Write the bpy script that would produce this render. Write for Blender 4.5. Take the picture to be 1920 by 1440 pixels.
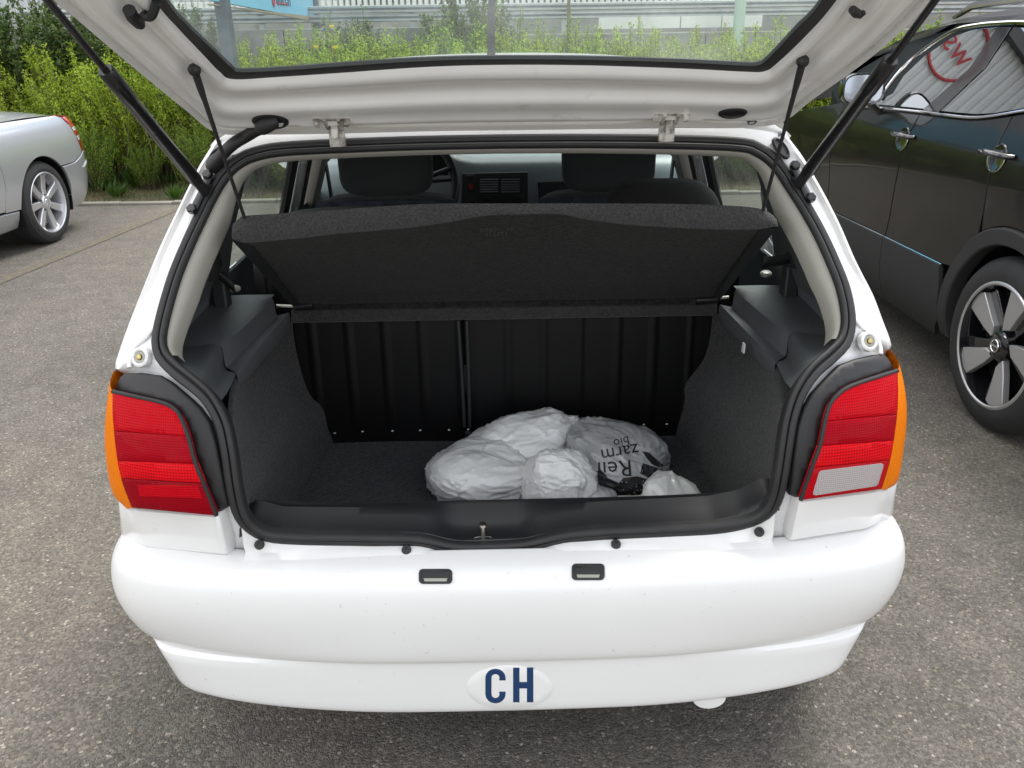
import bpy, bmesh, math, random
from mathutils import Vector, Matrix, noise
from mathutils.bvhtree import BVHTree
from mathutils.geometry import delaunay_2d_cdt

random.seed(7)
for _o in list(bpy.data.objects):
    bpy.data.objects.remove(_o)
scene = bpy.context.scene
col = scene.collection
R = math.radians
V = Vector

# ------------------------------------------------------------------ camera
CAM = V((-0.0093, -1.2415, 1.4923))
YAW, PITCH, ROLL, FPX = R(0.746), R(23.166), R(-0.869), 1540.0
_f = V((math.sin(YAW) * math.cos(PITCH), math.cos(YAW) * math.cos(PITCH), -math.sin(PITCH)))
_r0 = V((math.cos(YAW), -math.sin(YAW), 0))
_u0 = _r0.cross(_f)
_r = _r0 * math.cos(ROLL) + _u0 * math.sin(ROLL)
_u = -_r0 * math.sin(ROLL) + _u0 * math.cos(ROLL)
cam_d = bpy.data.cameras.new('camera')
cam_d.sensor_width = 36.0
cam_d.lens = FPX / 1920.0 * 36.0
cam_d.clip_start = 0.05
cam_d.clip_end = 2000.0
cam = bpy.data.objects.new('camera', cam_d)
cam.matrix_world = Matrix(((_r.x, _u.x, -_f.x, CAM.x), (_r.y, _u.y, -_f.y, CAM.y), (_r.z, _u.z, -_f.z, CAM.z), (0, 0, 0, 1)))
col.objects.link(cam)
scene.camera = cam

# ------------------------------------------------------------------ sky, sun, exposure
SUN_EL, SUN_AZ = 60.0, 35.0      # degrees; azimuth clockwise from +y
world = bpy.data.worlds.new('World')
scene.world = world
world.use_nodes = True
_n = world.node_tree.nodes
_l = world.node_tree.links
_n.clear()
_sky = _n.new('ShaderNodeTexSky')
_sky.sky_type = 'NISHITA'
_sky.sun_disc = False
_sky.sun_elevation = R(SUN_EL)
_sky.sun_rotation = R(SUN_AZ)
_sky.dust_density = 2.0
_tc = _n.new('ShaderNodeTexCoord')
_mp = _n.new('ShaderNodeMapping')
_mp.inputs['Scale'].default_value = (1.0, 1.0, 2.2)
_no = _n.new('ShaderNodeTexNoise')
_no.inputs['Scale'].default_value = 2.3
_no.inputs['Detail'].default_value = 7.0
_no.inputs['Roughness'].default_value = 0.55
_rp = _n.new('ShaderNodeValToRGB')
_rp.color_ramp.elements[0].position = 0.40
_rp.color_ramp.elements[1].position = 0.56
_mx = _n.new('ShaderNodeMix')
_mx.data_type = 'RGBA'
_mx.inputs['B'].default_value = (9.5, 9.3, 9.1, 1)
_bg = _n.new('ShaderNodeBackground')
_bg.inputs['Strength'].default_value = 0.13
_wo = _n.new('ShaderNodeOutputWorld')
_l.new(_tc.outputs['Generated'], _mp.inputs['Vector'])
_l.new(_mp.outputs['Vector'], _no.inputs['Vector'])
_l.new(_no.outputs['Fac'], _rp.inputs['Fac'])
_l.new(_rp.outputs['Color'], _mx.inputs['Factor'])
_l.new(_sky.outputs['Color'], _mx.inputs['A'])
_l.new(_mx.outputs['Result'], _bg.inputs['Color'])
_l.new(_bg.outputs['Background'], _wo.inputs['Surface'])

sun_d = bpy.data.lights.new('sun', 'SUN')
sun_d.energy = 1.6
sun_d.angle = R(20)
sun_d.color = (1.0, 0.965, 0.91)
sun = bpy.data.objects.new('sun', sun_d)
_sd = V((math.sin(R(SUN_AZ)) * math.cos(R(SUN_EL)), math.cos(R(SUN_AZ)) * math.cos(R(SUN_EL)), math.sin(R(SUN_EL))))
sun.rotation_euler = _sd.to_track_quat('Z', 'Y').to_euler()
sun.location = _sd * 30
col.objects.link(sun)

scene.view_settings.view_transform = 'Standard'
scene.view_settings.look = 'None'
scene.view_settings.gamma = 1.0
scene.view_settings.use_curve_mapping = False
scene.view_settings.exposure = 0.95
scene.render.engine = 'CYCLES'

# ------------------------------------------------------------------ placing: a photo pixel and one known coordinate give a point of the place
def ray(px, py):
    return _r * ((px - 960) / FPX) + _u * ((720 - py) / FPX) + _f
def atY(px, py, y):
    d = ray(px, py); return CAM + d * ((y - CAM.y) / d.y)
def atZ(px, py, z):
    d = ray(px, py); return CAM + d * ((z - CAM.z) / d.z)
def atX(px, py, x):
    d = ray(px, py); return CAM + d * ((x - CAM.x) / d.x)
def interp(tab, t):
    if t <= tab[0][0]:
        return tab[0][1]
    for (a, b), (c, d) in zip(tab, tab[1:]):
        if t <= c:
            return b + (d - b) * (t - a) / (c - a)
    return tab[-1][1]
def sinterp(tab, t):
    # smooth curve through a table (finite-difference tangents)
    if t <= tab[0][0]: return tab[0][1]
    if t >= tab[-1][0]: return tab[-1][1]
    n = len(tab)
    for i in range(n - 1):
        if t <= tab[i + 1][0]:
            x0, y0 = tab[i]; x1, y1 = tab[i + 1]; h = x1 - x0
            s = (y1 - y0) / h
            sa = (y0 - tab[i - 1][1]) / (x0 - tab[i - 1][0]) if i > 0 else s
            sb = (tab[i + 2][1] - y1) / (tab[i + 2][0] - x1) if i < n - 2 else s
            m0, m1 = (s + sa) / 2, (s + sb) / 2
            u = (t - x0) / h
            return y0 * (2 * u ** 3 - 3 * u * u + 1) + m0 * h * (u ** 3 - 2 * u * u + u) + y1 * (3 * u * u - 2 * u ** 3) + m1 * h * (u ** 3 - u * u)
def solve(px, py, fn, t0=0.5, t1=9.0, n=200):
    # first crossing of fn(point) = 0 along the ray of a pixel
    d = ray(px, py); a = t0; fa = fn(CAM + d * a)
    for i in range(1, n + 1):
        b = t0 + (t1 - t0) * i / n; fb = fn(CAM + d * b)
        if fa * fb <= 0:
            for _ in range(30):
                m = (a + b) / 2; fm = fn(CAM + d * m)
                if fa * fm <= 0: b = m
                else: a, fa = m, fm
            return CAM + d * ((a + b) / 2)
        a, fa = b, fb
    return CAM + d * t1
def spline(pts, n):
    # Catmull-Rom through points, n samples evenly by length
    P = [V(p) if len(p) == 3 else V((p[0], p[1], 0)) for p in pts]
    Q = []
    for i in range(len(P) - 1):
        p0 = P[max(i - 1, 0)]; p1 = P[i]; p2 = P[i + 1]; p3 = P[min(i + 2, len(P) - 1)]
        for k in range(12):
            t = k / 12
            Q.append(0.5 * ((2 * p1) + (p2 - p0) * t + (2 * p0 - 5 * p1 + 4 * p2 - p3) * t * t + (3 * p1 - p0 - 3 * p2 + p3) * t ** 3))
    Q.append(P[-1])
    return resample(Q, n)
def resample(Q, n):
    L = [0.0]
    for a, b in zip(Q, Q[1:]): L.append(L[-1] + (b - a).length)
    out = []; j = 0
    for i in range(n):
        s = L[-1] * i / (n - 1)
        while j < len(Q) - 2 and L[j + 1] < s: j += 1
        d = L[j + 1] - L[j]
        out.append(Q[j].lerp(Q[j + 1], (s - L[j]) / d if d > 1e-9 else 0))
    return out

# ------------------------------------------------------------------ materials
MATS = {}
def nodes_of(name):
    m = bpy.data.materials.new(name); m.use_nodes = True
    MATS[name] = m
    nt = m.node_tree
    return m, nt, nt.nodes['Principled BSDF']
def mat(name, color, rough=0.5, metal=0.0, coat=0.0, spec=0.5, var=0.0, vscale=8.0, bump=0.0, bscale=200.0, sheen=0.0, detail=4.0, trans=0.0, dirt=None):
    m, nt, b = nodes_of(name)
    b.inputs['Base Color'].default_value = (*color, 1)
    b.inputs['Roughness'].default_value = rough
    b.inputs['Metallic'].default_value = metal
    b.inputs['Coat Weight'].default_value = coat
    b.inputs['Coat Roughness'].default_value = 0.04
    b.inputs['Specular IOR Level'].default_value = spec
    b.inputs['Sheen Weight'].default_value = sheen
    b.inputs['Transmission Weight'].default_value = trans
    tc = nt.nodes.new('ShaderNodeTexCoord')
    if var > 0:
        no = nt.nodes.new('ShaderNodeTexNoise'); no.inputs['Scale'].default_value = vscale; no.inputs['Detail'].default_value = detail
        nt.links.new(tc.outputs['Object'], no.inputs['Vector'])
        mr = nt.nodes.new('ShaderNodeMapRange')
        mr.inputs['From Min'].default_value = 0.3; mr.inputs['From Max'].default_value = 0.7
        mr.inputs['To Min'].default_value = 1 - var; mr.inputs['To Max'].default_value = 1 + var
        nt.links.new(no.outputs['Fac'], mr.inputs['Value'])
        mu = nt.nodes.new('ShaderNodeMix'); mu.data_type = 'RGBA'; mu.blend_type = 'MULTIPLY'; mu.inputs['Factor'].default_value = 1
        mu.inputs['A'].default_value = (*color, 1)
        nt.links.new(mr.outputs['Result'], mu.inputs['B'])
        out = mu.outputs['Result']
        if dirt:
            n2 = nt.nodes.new('ShaderNodeTexNoise'); n2.inputs['Scale'].default_value = dirt[1]; n2.inputs['Detail'].default_value = 8; n2.inputs['Roughness'].default_value = 0.7
            nt.links.new(tc.outputs['Object'], n2.inputs['Vector'])
            r2 = nt.nodes.new('ShaderNodeMapRange'); r2.inputs['From Min'].default_value = dirt[2]; r2.inputs['From Max'].default_value = dirt[3]; r2.inputs['To Max'].default_value = dirt[4]
            nt.links.new(n2.outputs['Fac'], r2.inputs['Value'])
            m2 = nt.nodes.new('ShaderNodeMix'); m2.data_type = 'RGBA'
            m2.inputs['B'].default_value = (*dirt[0], 1)
            nt.links.new(r2.outputs['Result'], m2.inputs['Factor']); nt.links.new(out, m2.inputs['A'])
            out = m2.outputs['Result']
        nt.links.new(out, b.inputs['Base Color'])
    if bump > 0:
        nb = nt.nodes.new('ShaderNodeTexNoise'); nb.inputs['Scale'].default_value = bscale; nb.inputs['Detail'].default_value = 3
        nt.links.new(tc.outputs['Object'], nb.inputs['Vector'])
        bu = nt.nodes.new('ShaderNodeBump'); bu.inputs['Strength'].default_value = bump; bu.inputs['Distance'].default_value = 0.004
        nt.links.new(nb.outputs['Fac'], bu.inputs['Height']); nt.links.new(bu.outputs['Normal'], b.inputs['Normal'])
    return m
def glass_mat(name, tint, rough=0.0, haze=0.0, refl=1.0, hazecol=(0.75, 0.78, 0.76)):
    # thin pane: what is behind shows through, the surface mirrors by angle, dust scatters a little
    m, nt, b = nodes_of(name)
    nt.nodes.remove(b)
    out = nt.nodes['Material Output']
    t = nt.nodes.new('ShaderNodeBsdfTransparent'); t.inputs['Color'].default_value = (*tint, 1)
    g = nt.nodes.new('ShaderNodeBsdfGlossy'); g.inputs['Roughness'].default_value = rough
    f = nt.nodes.new('ShaderNodeFresnel'); f.inputs['IOR'].default_value = 1.5
    mu = nt.nodes.new('ShaderNodeMath'); mu.operation = 'MULTIPLY'; mu.inputs[1].default_value = refl; mu.use_clamp = True
    nt.links.new(f.outputs['Fac'], mu.inputs[0])
    x = nt.nodes.new('ShaderNodeMixShader')
    nt.links.new(mu.outputs['Value'], x.inputs['Fac']); nt.links.new(t.outputs['BSDF'], x.inputs[1]); nt.links.new(g.outputs['BSDF'], x.inputs[2])
    last = x
    if haze > 0:
        tc = nt.nodes.new('ShaderNodeTexCoord')
        no = nt.nodes.new('ShaderNodeTexNoise'); no.inputs['Scale'].default_value = 5; no.inputs['Detail'].default_value = 6
        nt.links.new(tc.outputs['Object'], no.inputs['Vector'])
        mr = nt.nodes.new('ShaderNodeMapRange'); mr.inputs['From Min'].default_value = 0.35; mr.inputs['From Max'].default_value = 0.7; mr.inputs['To Min'].default_value = haze * 0.4; mr.inputs['To Max'].default_value = haze * 1.6
        nt.links.new(no.outputs['Fac'], mr.inputs['Value'])
        d = nt.nodes.new('ShaderNodeBsdfTranslucent'); d.inputs['Color'].default_value = (*hazecol, 1)
        y = nt.nodes.new('ShaderNodeMixShader')
        nt.links.new(mr.outputs['Result'], y.inputs['Fac']); nt.links.new(x.outputs['Shader'], y.inputs[1]); nt.links.new(d.outputs['BSDF'], y.inputs[2])
        last = y
    nt.links.new(last.outputs['Shader'], out.inputs['Surface'])
    return m
def lens_mat(name, color, pitch=0.004, emitdark=0.6):
    # moulded lamp lens: fine prism grid under a clear glossy skin
    m, nt, b = nodes_of(name)
    tc = nt.nodes.new('ShaderNodeTexCoord')
    sx = nt.nodes.new('ShaderNodeSeparateXYZ'); nt.links.new(tc.outputs['Object'], sx.inputs['Vector'])
    hs = []
    for ax in ('X', 'Z'):
        mm = nt.nodes.new('ShaderNodeMath'); mm.operation = 'MULTIPLY'; mm.inputs[1].default_value = 2 * math.pi / pitch
        nt.links.new(sx.outputs[ax], mm.inputs[0])
        ss = nt.nodes.new('ShaderNodeMath'); ss.operation = 'SINE'; nt.links.new(mm.outputs['Value'], ss.inputs[0]); hs.append(ss)
    ad = nt.nodes.new('ShaderNodeMath'); ad.operation = 'ADD'
    nt.links.new(hs[0].outputs['Value'], ad.inputs[0]); nt.links.new(hs[1].outputs['Value'], ad.inputs[1])
    bu = nt.nodes.new('ShaderNodeBump'); bu.inputs['Strength'].default_value = 0.35; bu.inputs['Distance'].default_value = 0.0006
    nt.links.new(ad.outputs['Value'], bu.inputs['Height'])
    no = nt.nodes.new('ShaderNodeTexNoise'); no.inputs['Scale'].default_value = 14; no.inputs['Detail'].default_value = 1
    nt.links.new(tc.outputs['Object'], no.inputs['Vector'])
    mr = nt.nodes.new('ShaderNodeMapRange'); mr.inputs['From Min'].default_value = -2; mr.inputs['From Max'].default_value = 2; mr.inputs['To Min'].default_value = emitdark; mr.inputs['To Max'].default_value = 1.15
    nt.links.new(ad.outputs['Value'], mr.inputs['Value'])
    mu = nt.nodes.new('ShaderNodeMix'); mu.data_type = 'RGBA'; mu.blend_type = 'MULTIPLY'; mu.inputs['Factor'].default_value = 1
    mu.inputs['A'].default_value = (*color, 1)
    nt.links.new(mr.outputs['Result'], mu.inputs['B'])
    nt.links.new(mu.outputs['Result'], b.inputs['Base Color'])
    nt.links.new(bu.outputs['Normal'], b.inputs['Normal'])
    b.inputs['Roughness'].default_value = 0.3
    b.inputs['Specular IOR Level'].default_value = 0.03
    b.inputs['Coat Weight'].default_value = 0.07
    b.inputs['Coat Roughness'].default_value = 0.03
    return m

# ------------------------------------------------------------------ mesh building
class MB:
    def __init__(s): s.v = []; s.f = []
    def add(s, vs, fs):
        o = len(s.v); s.v += [tuple(p) for p in vs]; s.f += [tuple(i + o for i in f) for f in fs]; return s
    def loft(s, rows, closed=False):
        n = len(rows[0]); vs = [p for r_ in rows for p in r_]; fs = []
        for i in range(len(rows) - 1):
            for j in range(n if closed else n - 1):
                k = (j + 1) % n
                fs.append((i * n + j, i * n + k, (i + 1) * n + k, (i + 1) * n + j))
        return s.add(vs, fs)
    def poly(s, pts): return s.add(pts, [tuple(range(len(pts)))])
    def tube(s, path, rad, n=10, caps=True, flat=1.0):
        P = [V(p) for p in path]; rows = []
        rr = rad if isinstance(rad, (list, tuple)) else [rad] * len(P)
        up = V((0, 0, 1))
        t0 = (P[1] - P[0]).normalized()
        if abs(t0.dot(up)) > 0.95: up = V((1, 0, 0))
        for i, p in enumerate(P):
            t = (P[min(i + 1, len(P) - 1)] - P[max(i - 1, 0)]).normalized()
            a = t.cross(up)
            if a.length < 1e-4: a = t.cross(V((0, 1, 0)))
            a.normalize(); b = a.cross(t).normalized(); up = b
            rows.append([p + a * (rr[i] * math.cos(2 * math.pi * k / n)) + b * (rr[i] * flat * math.sin(2 * math.pi * k / n)) for k in range(n)])
        s.loft(rows, True)
        if caps:
            s.poly(list(reversed(rows[0]))); s.poly(rows[-1])
        return s
    def box(s, c, size, rot=None):
        c = V(c); x, y, z = size[0] / 2, size[1] / 2, size[2] / 2
        vs = [V((sx * x, sy * y, sz * z)) for sz in (-1, 1) for sy in (-1, 1) for sx in (-1, 1)]
        if rot: vs = [rot @ v for v in vs]
        return s.add([c + v for v in vs], [(0, 2, 3, 1), (4, 5, 7, 6), (0, 1, 5, 4), (2, 6, 7, 3), (0, 4, 6, 2), (1, 3, 7, 5)])
    def lathe(s, prof, n=48, axis='x', c=(0, 0, 0)):
        c = V(c); rows = []
        for (a, r_) in prof:
            row = []
            for k in range(n):
                t = 2 * math.pi * k / n
                if axis == 'x': p = V((a, r_ * math.cos(t), r_ * math.sin(t)))
                elif axis == 'y': p = V((r_ * math.cos(t), a, r_ * math.sin(t)))
                else: p = V((r_ * math.cos(t), r_ * math.sin(t), a))
                row.append(c + p)
            rows.append(row)
        return s.loft(rows, True)
    def prism(s, pts, d):
        # closed outline pushed along vector d
        n = len(pts); d = V(d); P = [V(p) for p in pts]
        s.add(P + [p + d for p in P], [tuple(range(n)), tuple(reversed(range(n, 2 * n)))] + [(i, n + i, n + (i + 1) % n, (i + 1) % n) for i in range(n)])
        return s
    def build(s, name, m, parent=None, smooth=True, bevel=0.0, seg=2, sub=0, angle=40, solid=0.0):
        me = bpy.data.meshes.new(name)
        me.from_pydata(s.v, [], s.f); me.validate()
        bm = bmesh.new(); bm.from_mesh(me)
        bmesh.ops.remove_doubles(bm, verts=bm.verts, dist=1e-5)
        bmesh.ops.recalc_face_normals(bm, faces=bm.faces)
        bm.to_mesh(me); bm.free()
        return finish(me, name, m, parent, smooth, bevel, seg, sub, angle, solid)
def finish(me, name, m, parent=None, smooth=True, bevel=0.0, seg=2, sub=0, angle=40, solid=0.0):
    me.materials.append(MATS[m] if isinstance(m, str) else m)
    o = bpy.data.objects.new(name, me); col.objects.link(o)
    if parent is not None: attach(o, parent)
    if solid:
        md = o.modifiers.new('s', 'SOLIDIFY'); md.thickness = solid; md.offset = 0
    if bevel > 0:
        md = o.modifiers.new('b', 'BEVEL'); md.width = bevel; md.segments = seg; md.limit_method = 'ANGLE'; md.angle_limit = R(30)
    if sub:
        md = o.modifiers.new('u', 'SUBSURF'); md.levels = sub; md.render_levels = sub
    if smooth:
        me.polygons.foreach_set('use_smooth', [True] * len(me.polygons))
        me.set_sharp_from_angle(angle=R(angle))
    return o
WORLD = {}
def attach(o, parent):
    o.parent = parent
    # meshes are made in the frame of their thing; the thing's Empty keeps its own frame in WORLD
    while parent is not None and parent.name not in WORLD: parent = parent.parent
    if o.parent is parent and parent is not None: o.location = -V(WORLD[parent.name])
def thing(name, label, cat, base=(0, 0, 0), group=None, offset=True):
    # an Empty at the thing's base; when offset, its parts were modelled in world coordinates
    o = bpy.data.objects.new(name, None); o.location = base; o.empty_display_size = 0.2
    col.objects.link(o)
    WORLD[o.name] = tuple(base) if offset else (0, 0, 0)
    o['label'] = label; o['category'] = cat
    if group: o['group'] = group
    return o
def tag(o, label, cat, group=None):
    o['label'] = label; o['category'] = cat
    if group: o['group'] = group
    return o
def struct(o): o['kind'] = 'structure'; return o

def inset2(pts, d):
    n = len(pts); out = []
    ar = sum(pts[i][0] * pts[(i + 1) % n][1] - pts[(i + 1) % n][0] * pts[i][1] for i in range(n))
    sg = 1 if ar > 0 else -1
    for i in range(n):
        a, b, c = V(pts[i - 1]), V(pts[i]), V(pts[(i + 1) % n])
        e1 = (b - a); e2 = (c - b)
        if e1.length < 1e-9 or e2.length < 1e-9: out.append((b.x, b.y)); continue
        n1 = V((-e1.y, e1.x)).normalized(); n2 = V((-e2.y, e2.x)).normalized()
        m = n1 + n2
        if m.length < 1e-6: m = n1
        m.normalize(); k = d / max(0.35, m.dot(n1))
        out.append((b.x + sg * m.x * k, b.y + sg * m.y * k))
    return out
def smooth_loop(pts, it=2):
    for _ in range(it):
        q = []
        for i in range(len(pts)):
            a, b = pts[i], pts[(i + 1) % len(pts)]
            q.append((a[0] * .75 + b[0] * .25, a[1] * .75 + b[1] * .25)); q.append((a[0] * .25 + b[0] * .75, a[1] * .25 + b[1] * .75))
        pts = q
    return pts
def panel(outline, fn, thick=0.01, edge=0.003, step=0.05, unit=1.0, nrm=None, holes=(), mb=None):
    """sheet with an exact outline in a 2-D chart (u,v); fn(u,v) gives the point in space, nrm the outward side.
    The rim is rounded by `edge` and folded back by `thick`."""
    mb = mb or MB()
    def dense(loop):
        out = []
        for i in range(len(loop)):
            a, b = V(loop[i]), V(loop[(i + 1) % len(loop)])
            k = max(1, int((b - a).length / step + .5))
            for j in range(k): out.append(tuple(a.lerp(b, j / k)))
        return out
    loops = [dense(outline)] + [dense(h) for h in holes]
    def normal(u, v):
        e = step * 0.2
        n = (fn(u + e, v) - fn(u - e, v)).cross(fn(u, v + e) - fn(u, v - e))
        if n.length < 1e-12: n = V((0, -1, 0))
        n.normalize()
        ref = nrm if nrm is not None else (CAM - fn(u, v))
        return n if n.dot(ref) > 0 else -n
    pts = []; edges = []; loopidx = []; rims = []
    for li, lp in enumerate(loops):
        ins = inset2(lp, (edge / unit) * (1 if li == 0 else -1))
        o = len(pts); pts += [V(p) for p in ins]
        idx = list(range(o, o + len(ins))); edges += [(idx[i], idx[(i + 1) % len(idx)]) for i in range(len(idx))]
        loopidx.append(idx); rims.append(lp)
    xs = [p[0] for p in loops[0]]; ys = [p[1] for p in loops[0]]
    def inside(lp, x, y):
        c = False; n = len(lp)
        for i in range(n):
            a, b = lp[i], lp[i - 1]
            if (a[1] > y) != (b[1] > y) and x < (b[0] - a[0]) * (y - a[1]) / (b[1] - a[1]) + a[0]: c = not c
        return c
    insl = [[tuple(pts[i]) for i in idx] for idx in loopidx]
    y = min(ys) + step * .5
    while y < max(ys):
        x = min(xs) + step * .5
        while x < max(xs):
            if inside(insl[0], x, y) and not any(inside(h, x, y) for h in insl[1:]):
                if all((p[0] - x) ** 2 + (p[1] - y) ** 2 > (step * .45) ** 2 for lp in insl for p in lp): pts.append(V((x, y)))
            x += step
        y += step
    vo, eo, fo, ov, oe, of = delaunay_2d_cdt([V((p[0], p[1])) for p in pts], edges, [], 0, 1e-7)
    vs = []; fs = []
    for p in vo: vs.append(fn(p.x, p.y))
    for f in fo:
        cx = sum(vo[i].x for i in f) / len(f); cy = sum(vo[i].y for i in f) / len(f)
        if inside(insl[0], cx, cy) and not any(inside(h, cx, cy) for h in insl[1:]): fs.append(tuple(f))
    mb.add(vs, fs)
    for idx, lp in zip(loopidx, rims):
        top = [fn(pts[i].x, pts[i].y) for i in idx]
        N = [normal(p[0], p[1]) for p in lp]
        r1 = [fn(p[0], p[1]) - n * edge for p, n in zip(lp, N)]
        r2 = [fn(p[0], p[1]) - n * thick for p, n in zip(lp, N)]
        mb.loft([top, r1, r2], True)
    return mb
# ------------------------------------------------------------------ colours of the place
mat('white_paint', (0.80, 0.80, 0.79), rough=0.28, coat=0.7, var=0.015, vscale=6, dirt=((0.42, 0.38, 0.32), 26, 0.66, 0.80, 0.35))
mat('white_inner_paint', (0.88, 0.88, 0.865), rough=0.33, coat=0.5, var=0.03, vscale=9, dirt=((0.32, 0.28, 0.22), 16, 0.62, 0.82, 0.55))
mat('white_bumper', (0.79, 0.79, 0.78), rough=0.34, coat=0.45, var=0.02, vscale=3.5, dirt=((0.30, 0.27, 0.22), 70, 0.645, 0.72, 0.6))
mat('hinge_metal', (0.62, 0.60, 0.56), rough=0.4, coat=0.2, var=0.2, vscale=40, dirt=((0.10, 0.07, 0.05), 45, 0.42, 0.62, 0.85))
mat('rubber', (0.018, 0.018, 0.019), rough=0.55, var=0.15, vscale=20)
mat('black_plastic', (0.016, 0.016, 0.018), rough=0.42, bump=0.15, bscale=900)
mat('lamp_housing', (0.013, 0.013, 0.014), rough=0.5, bump=0.10, bscale=1200)
mat('strut_black', (0.012, 0.012, 0.013), rough=0.3, coat=0.2)
mat('trim_grey', (0.085, 0.092, 0.098), rough=0.45, bump=0.25, bscale=700, var=0.06, vscale=10)
mat('trim_dark', (0.022, 0.023, 0.025), rough=0.5, bump=0.2, bscale=700)
mat('trim_beige', (0.34, 0.33, 0.29), rough=0.6, bump=0.1, bscale=400)
mat('carpet', (0.024, 0.024, 0.025), rough=0.95, spec=0.15, var=0.95, vscale=150, bump=1.0, bscale=260, sheen=0.15, detail=8, dirt=((0.085, 0.085, 0.085), 210, 0.56, 0.72, 0.75))
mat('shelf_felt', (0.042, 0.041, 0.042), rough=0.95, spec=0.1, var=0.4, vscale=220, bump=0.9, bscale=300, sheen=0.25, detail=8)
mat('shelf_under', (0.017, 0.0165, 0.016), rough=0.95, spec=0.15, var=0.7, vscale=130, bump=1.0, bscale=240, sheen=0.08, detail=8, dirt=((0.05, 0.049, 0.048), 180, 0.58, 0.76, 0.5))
mat('seat_metal', (0.003, 0.003, 0.0034), rough=0.42, coat=0.0, spec=0.3, var=0.3, vscale=6)
mat('seat_cloth', (0.032, 0.033, 0.036), rough=0.9, bump=0.4, bscale=600, sheen=0.1)
mat('seat_cloth_blue', (0.022, 0.026, 0.040), rough=0.9, bump=0.4, bscale=600, var=0.5, vscale=30)
mat('seat_cloth_brown', (0.020, 0.017, 0.017), rough=0.92, bump=0.4, bscale=600)
mat('dash', (0.30, 0.335, 0.355), rough=0.26, bump=0.2, bscale=900)  # dark plastic in truth; sky glare through the windscreen put into the pale base
mat('dash_dark', (0.035, 0.037, 0.040), rough=0.45)
mat('door_card', (0.11, 0.125, 0.14), rough=0.55)
mat('bright_metal', (0.65, 0.62, 0.55), rough=0.3, metal=1.0)
mat('brass', (0.55, 0.42, 0.18), rough=0.35, metal=1.0)
mat('rivet_white', (0.7, 0.7, 0.7), rough=0.4)
lens_mat('lens_red', (0.52, 0.003, 0.010), 0.0045, 0.62)
lens_mat('lens_red_mid', (0.37, 0.002, 0.010), 0.0045, 0.65)
lens_mat('lens_red_dark', (0.29, 0.002, 0.009), 0.0045, 0.65)
lens_mat('lens_red_bright', (0.68, 0.006, 0.012), 0.0055, 0.55)
lens_mat('lens_amber', (0.80, 0.20, 0.004), 0.004, 0.7)
lens_mat('lens_clear', (0.40, 0.36, 0.355), 0.004, 0.82)
mat('red_rim', (0.40, 0.003, 0.008), rough=0.3, coat=0.08, spec=0.05)
mat('red_button', (0.5, 0.01, 0.01), rough=0.4)
mat('sticker_white', (0.82, 0.82, 0.81), rough=0.3, coat=0.3)
mat('sticker_navy', (0.012, 0.045, 0.13), rough=0.35)
mat('print_black', (0.012, 0.012, 0.013), rough=0.5)
mat('pale_emboss', (0.075, 0.075, 0.078), rough=0.8)
glass_mat('gate_glass', (0.86, 0.95, 0.89), haze=0.075, refl=0.9, hazecol=(0.8, 0.85, 0.82))
glass_mat('side_glass', (0.80, 0.90, 0.85), haze=0.03, refl=1.0)
glass_mat('screen_glass', (0.82, 0.92, 0.88), haze=0.02, refl=0.8)
mat('plate_lamp_lens', (0.30, 0.30, 0.24), rough=0.15, coat=0.6)
def bag_mat(name, color):
    m, nt, b = nodes_of(name)
    b.inputs['Base Color'].default_value = (*color, 1)
    b.inputs['Roughness'].default_value = 0.30; b.inputs['Coat Weight'].default_value = 0.5; b.inputs['Coat Roughness'].default_value = 0.12
    b.inputs['Specular IOR Level'].default_value = 0.6
    b.inputs['Subsurface Weight'].default_value = 0.0
    tc = nt.nodes.new('ShaderNodeTexCoord')
    n1 = nt.nodes.new('ShaderNodeTexNoise'); n1.inputs['Scale'].default_value = 9; n1.inputs['Detail'].default_value = 3; n1.inputs['Distortion'].default_value = 1.6
    vo = nt.nodes.new('ShaderNodeTexVoronoi'); vo.inputs['Scale'].default_value = 12; vo.feature = 'F1'; vo.distance = 'MINKOWSKI'
    mp = nt.nodes.new('ShaderNodeMapping'); mp.inputs['Scale'].default_value = (0.55, 0.7, 1.9); mp.inputs['Rotation'].default_value = (0.3, 0.5, 0.7)
    nt.links.new(tc.outputs['Object'], mp.inputs['Vector'])
    nt.links.new(mp.outputs['Vector'], n1.inputs['Vector'])
    mixv = nt.nodes.new('ShaderNodeMix'); mixv.data_type = 'VECTOR'; mixv.inputs['Factor'].default_value = 0.12
    nt.links.new(mp.outputs['Vector'], mixv.inputs['A']); nt.links.new(n1.outputs['Color'], mixv.inputs['B'])
    nt.links.new(mixv.outputs['Result'], vo.inputs['Vector'])
    ad = nt.nodes.new('ShaderNodeMath'); ad.operation = 'ADD'
    nt.links.new(n1.outputs['Fac'], ad.inputs[0]); nt.links.new(vo.outputs['Distance'], ad.inputs[1])
    bu = nt.nodes.new('ShaderNodeBump'); bu.inputs['Strength'].default_value = 0.10; bu.inputs['Distance'].default_value = 0.010
    nt.links.new(ad.outputs['Value'], bu.inputs['Height']); nt.links.new(bu.outputs['Normal'], b.inputs['Normal'])
    t = nt.nodes.new('ShaderNodeBsdfTranslucent'); t.inputs['Color'].default_value = (*color, 1)
    x = nt.nodes.new('ShaderNodeMixShader'); x.inputs['Fac'].default_value = 0.10
    nt.links.new(b.outputs['BSDF'], x.inputs[1]); nt.links.new(t.outputs['BSDF'], x.inputs[2])
    nt.links.new(x.outputs['Shader'], nt.nodes['Material Output'].inputs['Surface'])
    return m
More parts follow.
